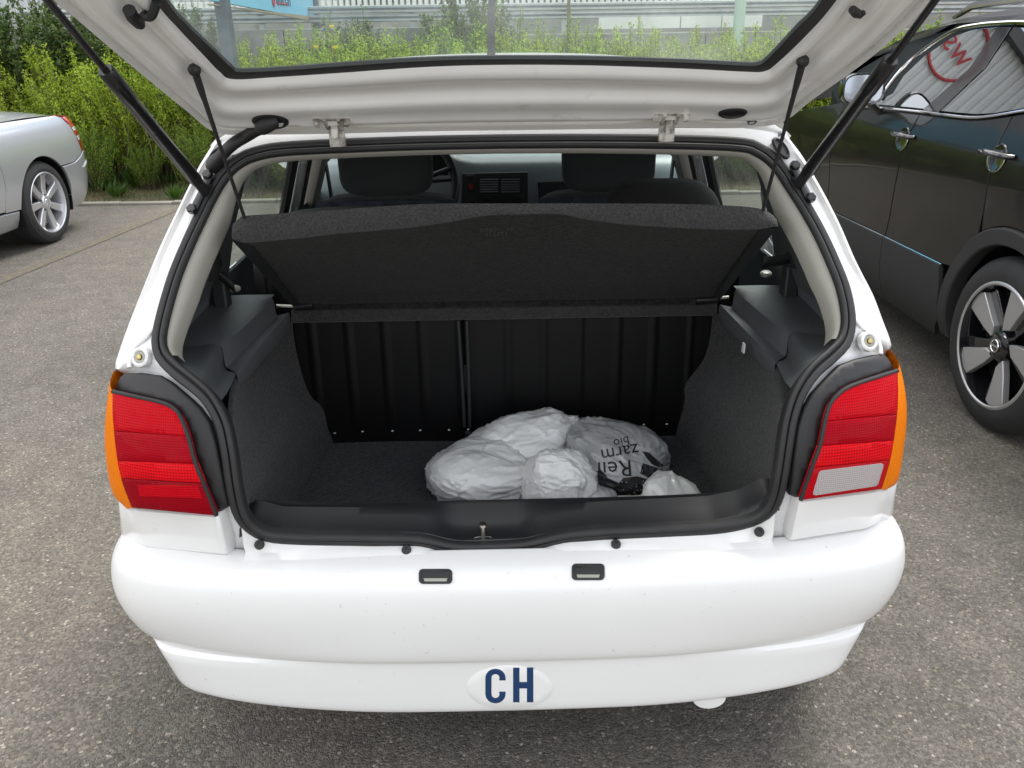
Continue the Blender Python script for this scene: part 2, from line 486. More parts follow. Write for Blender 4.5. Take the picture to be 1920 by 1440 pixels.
bag_mat('bag_white', (0.80, 0.81, 0.80)); bag_mat('bag_cream', (0.82, 0.79, 0.70)); bag_mat('bag_grey', (0.50, 0.51, 0.53)); bag_mat('bag_dark', (0.035, 0.032, 0.03)); bag_mat('bag_print', (0.42, 0.43, 0.44))
# ================================================================== the white hatchback with its tailgate open
car = thing('hatchback_car', 'white hatchback seen from behind with its tailgate up and boot open', 'car', (0, 1.8, 0))
YB = [(0.3, .09), (.53, .09), (.59, .10), (.67, .088), (.77, .10), (.85, .13), (.886, .155), (.935, .20), (1.02, .27), (1.177, .405), (1.236, .44), (1.306, .47), (1.345, .49), (1.40, .51)]
def yrear(x, z):
    k = max(0.0, abs(x) - .56) / .18
    return sinterp(YB, z) + .05 * min(k, 1.6) ** 2
def rear(px, py, off=0.0):
    return solve(px, py, lambda p: p.y - yrear(p.x, p.z) - off, .9, 3.2, 120)
def project(p):
    d = V(p) - CAM; z = d.dot(_f)
    return (960 + FPX * d.dot(_r) / z, 720 - FPX * d.dot(_u) / z)

# ---- bumper
PLAN = [(0, 0), (.2, .002), (.4, .009), (.55, .021), (.64, .034), (.71, .052), (.76, .078), (.793, .115), (.810, .165), (.816, .24), (.818, .42), (.818, .64)]
half = spline(PLAN, 46)
plan = [V((-p.x, p.y, 0)) for p in reversed(half[1:])] + half
PROF = [(.088, .578), (.086, .5805), (.070, .5785), (.050, .575), (.032, .570), (.019, .561), (.009, .544), (.003, .518), (0, .488), (0, .454), (.0015, .420), (.004, .392), (.007, .380), (.009, .3735), (.0125, .371), (.0225, .365), (.0225, .344), (.0225, .305), (.0225, .272), (.0240, .258), (.0290, .251), (.042, .249), (.09, .249)]
PLAN2 = [(0, .014), (.2, .016), (.35, .0215), (.48, .030), (.58, .041), (.640, .052), (.685, .063), (.712, .078), (.727, .103), (.734, .15), (.738, .30), (.738, .64)]
half2 = spline(PLAN2, 46)
plan2 = [V((-p.x, p.y, 0)) for p in reversed(half2[1:])] + half2
rows = []
for d, z in PROF:
    row = []
    for i, p in enumerate(plan):
        a = plan[max(i - 1, 0)]; b = plan[min(i + 1, len(plan) - 1)]
        t = (b - a).normalized(); n = V((t.y, -t.x, 0))
        s = min(1.0, max(0.0, (abs(p.x) - .25) / .5)) ** 1.6
        dd = d; zz = z
        if z < .3705:
            a = plan2[max(i - 1, 0)]; b = plan2[min(i + 1, len(plan2) - 1)]; t = (b - a).normalized(); n = V((t.y, -t.x, 0)); p = plan2[i]; tt = (.371 - z) / .122
            p = V((p.x * (1 - .045 * tt * s), p.y, 0)); dd = d - .0225; zz = z - (.016 - .034 * s) * tt
        elif z < .49 and d < .021: dd = d + .030 * s * ((.49 - z) / .119) ** 1.6
        row.append(V((p.x, p.y, zz)) - n * dd)
    rows.append(row)
mb = MB().loft(rows)
bumper = mb.build('bumper', 'white_bumper', car, angle=50, sub=1)
BUMP = BVHTree.FromPolygons([V(v) for v in mb.v], mb.f)
def on_bumper(px, py, lift=0.0012):
    d = ray(px, py).normalized(); h = BUMP.ray_cast(CAM, d)
    return h[0] - d * lift if h[0] else atY(px, py, 0)
# under-body tie loop cover showing below the lip
mb = MB(); c = V((.400, .040, .240))
mb.loft([[c + V((math.cos(t) * rr, yy, math.sin(t) * rr * .8)) for t in [k * 2 * math.pi / 20 for k in range(20)]] for rr, yy in ((.034, .06), (.037, .004), (.033, -.004), (.0, -.006))], True)
mb.build('towing_eye_cover', 'white_bumper', bumper)
# country sticker
def ell(cx, cy, a, b, n=48): return [(cx + a * math.cos(2 * math.pi * k / n), cy + b * math.sin(2 * math.pi * k / n)) for k in range(n)]
st = panel(ell(955.5, 1289.5, 81, 41), lambda u, v: on_bumper(u, v, .0015), thick=.001, edge=.0004, step=14, unit=.00085).build('country_sticker', 'sticker_white', bumper)
def arc(cx, cy, rx, ry, a0, a1, n=8): return [(cx + rx * math.cos(R(a0 + (a1 - a0) * k / n)), cy + ry * math.sin(R(a0 + (a1 - a0) * k / n))) for k in range(n + 1)]
cl = arc(929, 1271, 19, 17, 0, -180) + arc(929, 1302, 19, 17, 180, 0) + [(948, 1297), (936, 1297)] + arc(929, 1302, 7.5, 7, 0, 180) + arc(929, 1271, 7.5, 7, -180, 0) + [(936, 1276), (948, 1276)]
hl = [(962, 1252), (974, 1252), (974, 1279), (988, 1279), (988, 1252), (1000, 1252), (1000, 1317), (988, 1317), (988, 1291), (974, 1291), (974, 1317), (962, 1317)]
for lp in (cl, hl):
    panel(lp, lambda u, v: on_bumper(u, v, .0023), thick=.0005, edge=.0002, step=6, unit=.00085).build('sticker_letter', 'sticker_navy', bumper)
# number-plate lamps let into the bumper ledge
for (x0, x1, y0, y1, ln) in ((785, 848, 1066, 1095, 0), (1072, 1134, 1056, 1088, 1)):
    out = smooth_loop([(x0, y0), (x1, y0), (x1, y1), (x0, y1)], 0)
    r_ = 8
    out = arc(x0 + r_, y0 + r_, r_, r_, 180, 270, 4) + arc(x1 - r_, y0 + r_, r_, r_, 270, 360, 4) + arc(x1 - r_, y1 - r_, r_, r_, 0, 90, 4) + arc(x0 + r_, y1 - r_, r_, r_, 90, 180, 4)
    inn = inset2(out, 5)
    fr = panel(out, lambda u, v: on_bumper(u, v, .003), thick=.004, edge=.001, step=10, unit=.0009, holes=[inn]).build('plate_lamp', 'black_plastic', bumper)
    lo = [on_bumper(*p, .0025) for p in inn]; back = [p + V((0, .010, -.004)) for p in lo]
    panel(inn, lambda u, v: on_bumper(u, v, .0012), thick=.001, edge=.0003, step=10, unit=.0009).build('lamp_recess', 'print_black', fr)
    yl = y1 - 11
    panel([(x0 + 9, yl), (x1 - 9, yl), (x1 - 11, y1 - 4), (x0 + 11, y1 - 4)], lambda u, v: on_bumper(u, v, .0022), thick=.001, edge=.0004, step=8, unit=.0009).build('lamp_lens', 'plate_lamp_lens', fr)

# ---- boot seal path
SEAL = [(930, 267), (780, 270), (640, 275), (530, 281), (480, 290), (450, 303), (425, 325), (401, 361), (376, 412), (352, 464), (331, 515), (315, 567), (304, 611), (300, 642), (307, 668), (330, 693), (364, 720), (394, 748), (418, 792), (430, 846), (439, 909), (450, 957), (468, 985), (500, 1003), (560, 1009), (680, 1011), (770, 1013), (803, 1017), (833, 1025), (863, 1029), (908, 1029), (978, 1025), (1021, 1016), (1065, 1006), (1125, 1000), (1250, 994), (1340, 989), (1400, 978), (1434, 962), (1452, 936), (1463, 890), (1472, 830), (1480, 784), (1496, 737), (1524, 696), (1560, 664), (1582, 638), (1589, 600), (1580, 545), (1560, 492), (1536, 440), (1508, 390), (1480, 346), (1462, 318), (1445, 299), (1422, 283), (1390, 273), (1280, 268), (1100, 266)]
sp = [rear(*p) for p in SEAL]
path = spline(sp + [sp[0]], 240)[:-1]
cen = sum(path, V()) / len(path)
def frame(path, i):
    n_ = len(path); t = (path[(i + 1) % n_] - path[i - 1]).normalized()
    p = path[i]; n = V((0, -1, (yrear(0, p.z + .02) - yrear(0, p.z - .02)) / .04)).normalized()
    b = t.cross(n).normalized()
    if b.dot(cen - p) < 0: b = -b
    return t, n, b
fr_ = [frame(path, i) for i in range(len(path))]
def sweep(sec, rng=None):
    rows = []
    for i in (rng or range(len(path))):
        t, n, b = fr_[i]; rows.append([path[i] + b * a + n * c for a, c in sec])
    return rows
rows = sweep([(-.0155, -.01), (-.0155, .003), (-.012, .006), (-.003, .0075), (-.001, .006), (-.0005, .002), (.001, .002), (.002, .009), (.005, .0125), (.009, .0125), (.0125, .009), (.0135, .002), (.0135, -.012)])
mb = MB(); mb.loft(rows + [rows[0]])
mb.build('boot_seal', 'rubber', car, angle=55)
# pale trim strip inside the seal, over the top and down both sides
n0 = min(range(len(path)), key=lambda i: (V(project(path[i])) - V((311, 672))).length)
n1 = min(range(len(path)), key=lambda i: (V(project(path[i])) - V((1578, 645))).length)
rng = list(range(n1, len(path))) + list(range(0, n0 + 1))
rows = []
for q, i in enumerate(rng):
    t, n, b = fr_[i]; s = min(1.0, max(0.0, (1.30 - path[i].z) / .12)) ; e = min(1.0, min(q, len(rng) - 1 - q) / 10)
    w = (.004 + .020 * s) * (.3 + .7 * e)
    rows.append([path[i] + b * a + n * c for a, c in ((.012, .000), (.015, .002), (.013 + w * .5, .000), (.013 + w, -.008), (.013 + w, -.012 - .035 * s))])
MB().loft(rows).build('opening_trim', 'trim_beige', car, angle=60)

# ---- painted rear corners: from the seal to the outline, then round to the flanks
TL = [(440, 297), (410, 315), (391, 348), (364, 403), (340, 459), (328, 490), (311, 540), (295, 589), (288, 629), (293, 661), (309, 691), (341, 718), (373, 746), (402, 790), (418, 842), (428, 903), (438, 955), (454, 987), (478, 1012)]
SL = [(402, 262), (385, 288), (365, 322), (334, 385), (306, 443), (288, 484), (262, 548), (238, 609), (221, 657), (212, 692), (215, 715), (214, 740), (213, 770), (214, 802), (221, 860), (232, 907), (249, 952), (262, 1000), (285, 1045)]
TR = [(1437, 275), (1455, 293), (1480, 327), (1515, 383), (1542, 435), (1562, 481), (1586, 515), (1597, 555), (1603, 586), (1601, 620), (1595, 640), (1579, 664), (1544, 695), (1520, 728), (1502, 759), (1492, 808), (1485, 857), (1474, 940), (1440, 985)]
SR = [(1473, 247), (1488, 267), (1510, 297), (1545, 357), (1577, 419), (1603, 479), (1619, 512), (1641, 555), (1658, 600), (1675, 648), (1679, 672), (1681, 695), (1681, 720), (1681, 752), (1678, 790), (1673, 830), (1667, 864), (1651, 920), (1625, 1015)]
sides = {}
for sg, T, S in ((-1, TL, SL), (1, TR, SR)):
    rows = []
    for i, (a, b) in enumerate(zip(T, S)):
        lamp = i >= 10
        off = .012 if lamp else 0
        pa = rear(*a, off + .006); pb = rear(*b, off)
        if lamp: pb.y += .03
        out = V((sg, 0, 0))
        dz = 0
        m1 = pa.lerp(pb, .35); m2 = pa.lerp(pb, .62); m3 = pa.lerp(pb, .8)
        if not lamp:
            fade = min(1, max(0, (i - .5) / 2)) * min(1, max(0, (7.5 - i) / 2.0))
            m1.y -= .002; m2.y += .007 * fade; m3.y -= .004 * fade
            pb2 = pb.copy()
            row = [pa, m1, m2, m3, pb - out * .010 - V((0, .001, 0)), pb - out * .002 + V((0, .004, 0)), pb + V((0, .018, 0)), pb + V((0, .06, 0)) + out * .003, pb + V((0, .22, 0)) + out * .006]
        else:
            row = [pa, m1, m2, m3, pb - out * .012, pb - out * .004 + V((0, .004, 0)), pb + V((0, .02, 0)), pb + V((0, .06, 0)) + out * .01, pb + V((0, .22, 0)) + out * .02]
        rows.append(row)
    sides[sg] = rows
    rr = []
    for i in range(len(rows)):
        rr.append(rows[i])
    # densify by splines down each column
    cols = [spline([r_[k] for r_ in rows], 70) for k in range(len(rows[0]))]
    MB().loft([[cols[k][j] for k in range(len(cols))] for j in range(70)]).build('rear_corner_panel', 'white_paint', car, angle=60)
for lp in ([(425, 920), (452, 960), (505, 1018), (500, 1050), (415, 1052)], [(1482, 900), (1455, 945), (1405, 990), (1410, 1022), (1495, 1024)]):
    panel(lp, lambda u, v: rear(u, v, .016), thick=.01, edge=.002, step=15, unit=.001).build('corner_gusset', 'white_paint', car)
# strip of painted sill between seal and bumper
n0 = min(range(len(path)), key=lambda i: (V(project(path[i])) - V((440, 915))).length)
n1 = min(range(len(path)), key=lambda i: (V(project(path[i])) - V((1466, 880))).length)
rows = []
for i in range(n0, n1 + 1):
    p = path[i]; x = p.x
    z = min(p.z, .608)
    low = V((x, .094 + .06 * max(0, abs(x) - .4), .578))
    rows.append([p + V((0, .008, 0)), V((x, max(.085, p.y - .004), min(max(z - .012, .587), p.z - .008))), V((low.x, low.y - .01, min(low.z + .004, p.z - .010))), low + V((0, -.03, -.003))])
MB().loft(rows).build('sill_panel', 'white_paint', car)
for px, py in ((486, 1021), (762, 1031), (1155, 1020), (1424, 997)):
    c = rear(px, py, -.016); n = V((0, -.62, .78))
    t1 = V((1, 0, 0)); t2 = n.cross(t1)
    mb = MB(); prof = [(.0095, -.004), (.0095, .001), (.0085, .0025), (.003, .003), (.0025, .0012), (0, .0012)]
    mb.loft([[c + (t1 * math.cos(k * math.pi / 8) + t2 * math.sin(k * math.pi / 8)) * r_ + n * h for k in range(16)] for r_, h in prof], True)
    mb.build('sill_screw', 'rubber', car)
# header below the roof edge, between seal top and tailgate
rows = []
for i in range(41):
    u = i / 40; px = 412 + (1464 - 412) * u
    a = rear(px, 262 + 30 * abs(2 * u - 1) ** 6 + 12 * (1 - 2 * u) * 0, .004); a.z -= .006
    b = V((a.x, .50, 1.342 - .034 * abs(2 * u - 1) ** 2.2)); 
    rows.append([a, a.lerp(b, .5) + V((0, -.003, .003)), b])
MB().loft(rows).build('roof_header', 'white_inner_paint', car)
# roof
def roofz(x, y):
    k = interp([(.48, 1.345), (.62, 1.370), (.9, 1.402), (1.35, 1.428), (1.7, 1.420), (2.05, 1.38), (2.2, 1.345)], y)
    return k - .040 * (abs(x) / .56) ** 2.4
rows = []
for j in range(26):
    y = .488 + (2.2 - .488) * j / 25
    rows.append([V((x * (.585 + .02 * math.sin(math.pi * j / 25)), y, roofz(x * .585, y) - (.02 if abs(x) > .99 else 0))) for x in [i / 12 - 1 for i in range(25)]])
MB().loft(rows).build('roof', 'white_paint', car, solid=.02)
rows2 = [[p + V((0, 0, -.035)) for p in r_] for r_ in rows]
MB().loft(rows2).build('headliner', 'trim_beige', car)
# aerial
b0 = V((-.022, .66, 1.358)); b1 = b0 + V((.012, .06, .34))
mb = MB().tube([b0, b0.lerp(b1, .12), b0.lerp(b1, .5), b1], [.012, .010, .008, .006], 10); mb.lathe([(0, .022), (.012, .018), (.02, .011)], 16, 'z', b0 - V((0, 0, .012)))
mb.build('roof_aerial', 'rubber', car)
# bump stops in the corners
for px, py, sg in ((264, 670, -1), (1628, 640, 1)):
    c = rear(px, py, -.004); n = V((sg * .25, -.85, .45)).normalized(); t1 = V((0, 0, 1)).cross(n).normalized(); t2 = n.cross(t1)
    ring = lambda r_, h: [c + (t1 * math.cos(k * math.pi / 10) + t2 * math.sin(k * math.pi / 10)) * r_ + n * h for k in range(20)]
    o = MB().loft([ring(.020, -.006), ring(.019, .004), ring(.015, .006), ring(.012, .004), ring(.0115, -.006)], True).build('buffer_cup', 'white_paint', car)
    MB().loft([ring(.0118, -.005), ring(.0112, .004), ring(.006, .0035), ring(.0055, .001)], True).build('buffer_rim', 'plate_lamp_lens', o)
    MB().loft([ring(.0055, -.003), ring(.0048, .006), ring(0, .008)], True).build('buffer_pin', 'brass', o)
    # seam round the corner pocket
    pts = ([(287, 617), (272, 634), (255, 648), (247, 662), (243, 678), (243, 690)] if sg < 0 else [(1603, 600), (1619, 615), (1636, 624), (1645, 636), (1650, 652), (1651, 664)])
    MB().tube(spline([rear(*p, .001) for p in pts], 24), .0045, 8).build('corner_seam', 'white_paint', car)

# ---- tail lamps
LL = dict(inner=[(406, 967), (379, 899), (365, 863), (353, 818), (337, 778), (322, 763), (300, 754), (255, 744), (211, 734)], bound=[(211, 734), (211, 770), (213, 802), (220, 863), (230, 907), (247, 952)], outer=[(211, 700), (201, 752), (196, 810), (199, 867), (212, 927), (240, 953)])
LR = dict(inner=[(1501, 938), (1523, 874), (1537, 836), (1547, 787), (1558, 755), (1579, 733), (1603, 721), (1645, 707), (1683, 695)], bound=[(1683, 695), (1684, 752), (1679, 805), (1669, 864), (1653, 917)], outer=[(1679, 667), (1690, 697), (1699, 745), (1700, 790), (1695, 839), (1683, 902), (1657, 919)])
def cutband(inner, bound, yA, yB):
    pass
for sg, D in ((-1, LL), (1, LR)):
    # black surround, one moulding with a rounded top
    if sg < 0:
        hs = [(432, 950), (425, 935), (414, 880), (404, 830), (392, 790), (372, 760), (345, 735), (318, 712), (300, 702), (262, 697), (232, 698), (222, 704), (215, 716), (211, 733), (255, 743), (300, 753), (322, 762), (338, 778), (354, 818), (366, 863), (380, 899), (406, 966)]
    else:
        hs = [(1480, 930), (1484, 905), (1490, 850), (1497, 800), (1508, 765), (1524, 735), (1548, 708), (1574, 682), (1605, 671), (1640, 663), (1660, 662), (1668, 668), (1676, 680), (1683, 694), (1645, 706), (1603, 720), (1579, 732), (1557, 755), (1546, 787), (1536, 836), (1522, 874), (1500, 938)]
    hous = panel(hs, lambda u, v: rear(u, v, -.004), thick=.03, edge=.006, step=13, unit=.0011).build('tail_lamp', 'lamp_housing', car, angle=65)
    # raised collar beside the lens
    cl_ = [rear(*p, -.018) for p in D['inner']]
    MB().tube(spline(cl_, 60), .0042, 8).build('lamp_collar', 'lamp_housing', hous)
    red = lambda u, v: rear(u, v, -.020)
    B = spline(D['bound'], 240); I = spline(D['inner'], 480)
    def at_h(pl, y):
        return min(pl, key=lambda p: abs(p.y - y))
    def band(t0, t1):
        # strip of the lens between two heights; edges follow the lens outline
        (l0, r0), (l1, r1) = t0, t1
        a = [p for p in I if min(l0, l1) - 1e-6 <= p.y <= max(l0, l1)] ; b = [p for p in B if min(r0, r1) - 1e-6 <= p.y <= max(r0, r1)]
        return [(p.x, p.y) for p in a], [(p.x, p.y) for p in b]
    # (inner y, boundary y) for the dividing lines
    if sg < 0: lines = [(967, 952), (906, 897), (870, 864), (None, None)]; mid = (818, 808)
    else: lines = [(938, 917), (877, 862), (837, 826), (None, None)]; mid = (790, 777)
    def strip(lo, hi, mname, nm, par=hous, lift=0):
        a = [p for p in I if (hi[0] is None or p.y >= hi[0]) and p.y <= lo[0] + .01]
        b = [p for p in B if (hi[1] is None or p.y >= hi[1]) and p.y <= lo[1] + .01]
        a = sorted(a, key=lambda p: I.index(p)); b = sorted(b, key=lambda p: p.y)
        lp = [(p.x, p.y) for p in a] + [(p.x, p.y) for p in b[1 if hi[0] is None else 0:]]
        lq = [lp[0]]
        for p in lp[1:]:
            if (p[0] - lq[-1][0]) ** 2 + (p[1] - lq[-1][1]) ** 2 > 9 or p in (lp[-1], lp[len(a) - 1], lp[len(a)] if len(a) < len(lp) else None): lq.append(p)
        lp = lq
        return panel(lp, lambda u, v: rear(u, v, -.020 - lift), thick=.014, edge=.0005, step=12, unit=.0011).build(nm, mname, par, angle=65)
    strip(lines[2], mid, 'lens_red_mid', 'brake_lens')
    strip(mid, (None, None), 'lens_red', 'brake_lens')
    strip(lines[1], lines[2], 'lens_red_bright', 'reflector_lens', lift=.001)
    low = strip(lines[0], lines[1], 'lens_red_dark' if sg < 0 else 'red_rim', 'fog_lens' if sg < 0 else 'reverse_lens_frame')
    if sg > 0:
        q = [(1280 + x / 2.88, 440 + y / 2.88) for x, y in ((738, 1285), (750, 1275), (1075, 1235), (1088, 1243), (1085, 1260), (1058, 1350), (1045, 1360), (720, 1410), (706, 1405), (706, 1390))]
        panel(q, lambda u, v: rear(u, v, -.0215), thick=.006, edge=.001, step=10, unit=.0011).build('reverse_lens', 'lens_clear', hous)
    else:
        q = [(160 + x / 2.483, 480 + y / 2.483) for x, y in ((243, 1068), (520, 1070), (545, 1130), (250, 1120))]
        panel(q, lambda u, v: rear(u, v, -.0212), thick=.004, edge=.001, step=10, unit=.0011).build('fog_reflector', 'lens_red', hous)
    # amber side lens wrapping the corner
    Bp = spline([red(*p) for p in D['bound']], 40)
    Op = []
    oc = spline(D['outer'], 40)
    for b, o in zip(Bp, oc): Op.append(atY(o.x, o.y, b.y + .038))
    rows = []
    for b, o in zip(Bp, Op):
        w = V((sg * .004, -.004, 0))
        rows.append([b + V((0, .006, 0)), b, b.lerp(o, .3) + w * .7, b.lerp(o, .65) + w * .8, o, o + V((sg * .003, .03, 0)), o + V((-sg * .004, .09, 0))])
    MB().loft(rows).build('indicator_lens', 'lens_amber', hous, angle=70)
    # painted block under the lamp
    if sg < 0: q = dict(tl=(247, 955), tr=(407, 968), br=(424, 1043), bl=(262, 1028), ti=(432, 945), bi=(447, 1028), to=(230, 948), bo=(246, 1022), ts=(222, 935), bs=(228, 1012))
    else: q = dict(tl=(1653, 920), tr=(1501, 940), br=(1484, 1016), bl=(1637, 992), ti=(1478, 925), bi=(1463, 1000), to=(1672, 910), bo=(1655, 985), ts=(1683, 898), bs=(1672, 975))
    rows = []
    for e in (('tl', 'tr', 'ti', 'to', 'ts'), ('bl', 'br', 'bi', 'bo', 'bs')):
        a, b, c_, d_, s_ = [q[k] for k in e]
        A = rear(*a, -.016); Bq = rear(*b, -.016); Ci = rear(*c_, .022); Do = rear(*d_, -.010) + V((0, .012, 0)); So = atY(*s_, Do.y + .05)
        rows.append((Ci, Bq, A, Do, So))
    top, bot = rows
    def blockrow(t):
        P = [a.lerp(b, t) for a, b in zip(top, bot)]
        Ci, Bq, A, Do, So = P
        return [Ci, Ci.lerp(Bq, .8), Ci.lerp(Bq, .93), Bq.lerp(A, .03), Bq.lerp(A, .10), Bq.lerp(A, .5), Bq.lerp(A, .92), A.lerp(Do, .5), Do, Do.lerp(So, .5) + V((sg * .004, -.004, 0)), So, So + V((sg * .0, .1, 0))]
    mid_ = [blockrow(t) for t in (0.0, .03, .5, .93, 1.0)]
    for p in mid_[0]: p.y += .006
    for p in mid_[-1]: p.y += .004
    first = [p + V((0, .03, .001)) for p in mid_[0]]
    last = [p + V((0, .03, .002)) for p in mid_[-1]]
    MB().loft([first] + mid_ + [last]).build('lamp_base_panel', 'white_paint', car, angle=60)

# ---- tailgate
SL_ = .6
HN = V((0, -SL_, -1)).normalized()
def HP(px, py, h=0.0):
    return solve(px, py, lambda p: p.z - 1.306 - (.46 - p.y) * SL_, .5, 3.0, 120) + HN * h
HD = V((0, -1, SL_)).normalized(); HO = V((0, .46, 1.306))
def HX(x, s, h=0.0): return HO + V((x, 0, 0)) + HD * s + HN * h
gl = [(290, 0), (333, 50), (383, 103), (412, 133), (437, 147), (520, 143), (640, 135), (800, 124), (940, 120), (1100, 121), (1280, 127), (1397, 133), (1434, 132), (1458, 116), (1513, 63), (1567, 0)]
ou = [(95, 0), (140, 38), (250, 131), (345, 208), (405, 252), (490, 256), (640, 254), (800, 250), (940, 248), (1100, 246), (1280, 244), (1400, 243), (1468, 232), (1525, 190), (1640, 107), (1747, 7)]
Gp = [HP(*p) for p in gl]; Op = [HP(*p) for p in ou]
Gp = [HX(-.50, .66)] + Gp + [HX(.50, .66)]; Op = [HX(-.645, .66)] + Op + [HX(.645, .66)]
NG = 150
def cs(P): 
    Q = []
    for i in range(len(P) - 1):
        p0 = P[max(i - 1, 0)]; p1 = P[i]; p2 = P[i + 1]; p3 = P[min(i + 2, len(P) - 1)]
        for k in range(9):
            t = k / 9
            Q.append(0.5 * ((2 * p1) + (p2 - p0) * t + (2 * p0 - 5 * p1 + 4 * p2 - p3) * t * t + (3 * p1 - p0 - 3 * p2 + p3) * t ** 3))
    return Q + [P[-1]]
G = cs(Gp); O = cs(Op)
REL = [(-.03, -.012), (0, .000), (.03, .008), (.06, .0115), (.10, .012), (.135, .011), (.165, .007), (.20, .0015), (.24, 0), (.31, .0), (.345, .003), (.375, .010), (.40, .0145), (.44, .0155), (.52, .014), (.60, .0125), (.645, .015), (.675, .0165), (.705, .014), (.745, .005), (.79, -.005), (.83, -.0095), (.88, -.011), (.924, -.011), (.930, -.0075), (.936, -.0065), (.97, -.006), (1.0, -.004), (1.006, -.014), (1.0, -.03)]
rows = []
for t, h in REL:
    row = []
    for i, (g, o) in enumerate(zip(G, O)):
        p = g.lerp(o, t); k = 1.0
        dx = min(abs(p.x - (-.337)), abs(p.x - .337))
        hh = h
        if .68 < t < .95 and p.y > .3:   # pads the hinges are bolted to
            hh = h - .012 * math.exp(-(dx / .055) ** 2)
        row.append(p + HN * hh)
    rows.append(row)
outer = [[g.lerp(o, t) + HN * h for g, o in zip(G, O)] for t, h in ((.92, -.042), (.5, -.034), (.15, -.018), (.0, -.012), (-.02, -.011))]
mb = MB().loft(rows + outer)
# lower leaf of the gate below the pane
lx = [-.645, -.60, -.4, -.2, 0, .2, .4, .60, .645]
fr1 = [[HX(x * k, s, h) for x in lx] for s, h, k in ((.64, -.012, 1), (.66, .008, 1), (.70, .016, 1.0), (.80, .012, .99), (.90, .004, .97), (.93, -.01, .95), (.93, -.05, .94), (.80, -.06, .97), (.64, -.05, .99), (.64, -.012, 1))]
mb.loft(fr1)
GT = BVHTree.FromPolygons([V(v) for v in mb.v], mb.f)
def on_gate(px, py, lift=.001):
    d = ray(px, py).normalized(); h = GT.ray_cast(CAM, d)
    return h[0] - d * lift if h[0] else HP(px, py)
gate = mb.build('tailgate', 'white_inner_paint', car, angle=55)
# black edge strip and pane
vis = [(313, 0), (352, 46), (400, 92), (433, 124), (452, 133), (530, 130), (640, 122), (800, 112), (940, 109), (1100, 110), (1280, 115), (1395, 121), (1422, 120), (1440, 108), (1490, 55), (1540, 0)]
Vp = [HX(-.47, .64)] + [HP(*p) for p in vis] + [HX(.47, .64)]
VV = cs(Vp)
MB().loft([[g + HN * .001 + (g - v).normalized() * .002 for g, v in zip(G, VV)], [v + HN * .002 for v in VV], [v + HN * -.006 for v in VV], [g + HN * -.006 for g in G]]).build('pane_border', 'print_black', gate)
loop = [V((p.x, (p - HO).dot(HD))) for p in G]
cx = [(p.x, p.y) for p in loop][::3]
panel(cx, lambda u, v: HX(u, v, -.004), thick=.0035, edge=.0006, step=.12, nrm=HN).build('rear_window', 'gate_glass', gate)
# hinges
for px, py in ((628, 226), (1253, 217)):
    c = HP(px, py, .0)
    ax = V((1, 0, 0)); w = c + HN * .002
    mb = MB()
    up = HD
    mb.box(w + up * .030 + HN * .006, (.070, .012, .012), Matrix.Rotation(-math.atan(SL_), 3, 'X'))
    for s in (-1, 1):
        mb.box(w + ax * (s * .013) + up * .014 + HN * .008, (.008, .040, .014), Matrix.Rotation(-math.atan(SL_), 3, 'X'))
    hg = mb.build('hinge', 'hinge_metal', gate, bevel=.002)
    mb = MB(); mb.box(c + V((0, .0, -.004)) + HN * .006, (.013, .03, .045)); mb.box(c + V((0, .008, -.034)), (.030, .012, .030))
    mb.build('hinge_arm', 'hinge_metal', hg, bevel=.0015)
    for s in (-1, 1):
        q = w + ax * (s * .027) + up * .026 + HN * .010
        MB().tube([q, q + HN * .010, q + HN * .012], [.0075, .0075, .005], 6).build('bolt', 'hinge_metal', hg, angle=30)
# wiring gaiter
pg = [on_gate(510, 226), on_gate(497, 234, .012), on_gate(482, 243, .018), rear(464, 254, -.030), rear(440, 268, -.030), rear(420, 286, -.022), rear(408, 300, -.010), rear(403, 308, .004)]
sp_ = spline(pg, 46)
rad = []
for i in range(46):
    u = i / 45
    r_ = .020 if u < .12 else .0135 + .002 * math.sin(u * 120) if u < .45 else .0145
    if u > .88: r_ = .0145 + (u - .88) * .06
    rad.append(r_)
MB().tube(sp_, rad, 14, flat=.8).build('wiring_gaiter', 'rubber', gate)
def disc(c, n, rx, ry, ang=0.0, prof=((1.0, -.002), (1.0, .002), (.9, .004), (.78, .004), (.72, .001), (0, .001))):
    n = n.normalized(); t1 = V((1, 0, 0)); t1 = (t1 - n * t1.dot(n)).normalized(); t2 = n.cross(t1)
    t1, t2 = t1 * math.cos(ang) + t2 * math.sin(ang), t2 * math.cos(ang) - t1 * math.sin(ang)
    return MB().loft([[c + t1 * (rx * k * math.cos(a)) + t2 * (ry * k * math.sin(a)) + n * h for a in [q * math.pi / 14 for q in range(28)]] for k, h in prof], True)
disc(on_gate(507, 227), HN, .034, .030, .2).build('gaiter_base', 'rubber', gate)
disc(on_gate(1374, 211), HN, .027, .020, -.06).build('hole_plug', 'rubber', gate)
disc(on_gate(1410, 227), HN, .009, .009).build('hole_plug', 'rubber', gate)
disc(rear(1464, 278, -.004), V((.3, -.7, .6)), .014, .026, .6).build('body_plug', 'rubber', car)
disc(rear(404, 297, -.003), V((-.3, -.7, .6)), .016, .028, -.6).build('body_plug', 'rubber', car)
for px, py in ((340, 47), (1529, 31)):
    disc(on_gate(px, py), HN, .004, .004).build('pane_screw', 'bright_metal', gate)
for s, pts in ((-1, [(243, -6), (250, 8), (262, 20), (266, 25)]), (1, [(1596, -6), (1603, 1), (1612, 4), (1618, 0)])):
    MB().tube([HP(*p, .02) for p in pts], [.009, .0095, .009, .006] if s < 0 else [.006, .007, .006, .004], 12).build('grab_loop', 'rubber', gate)
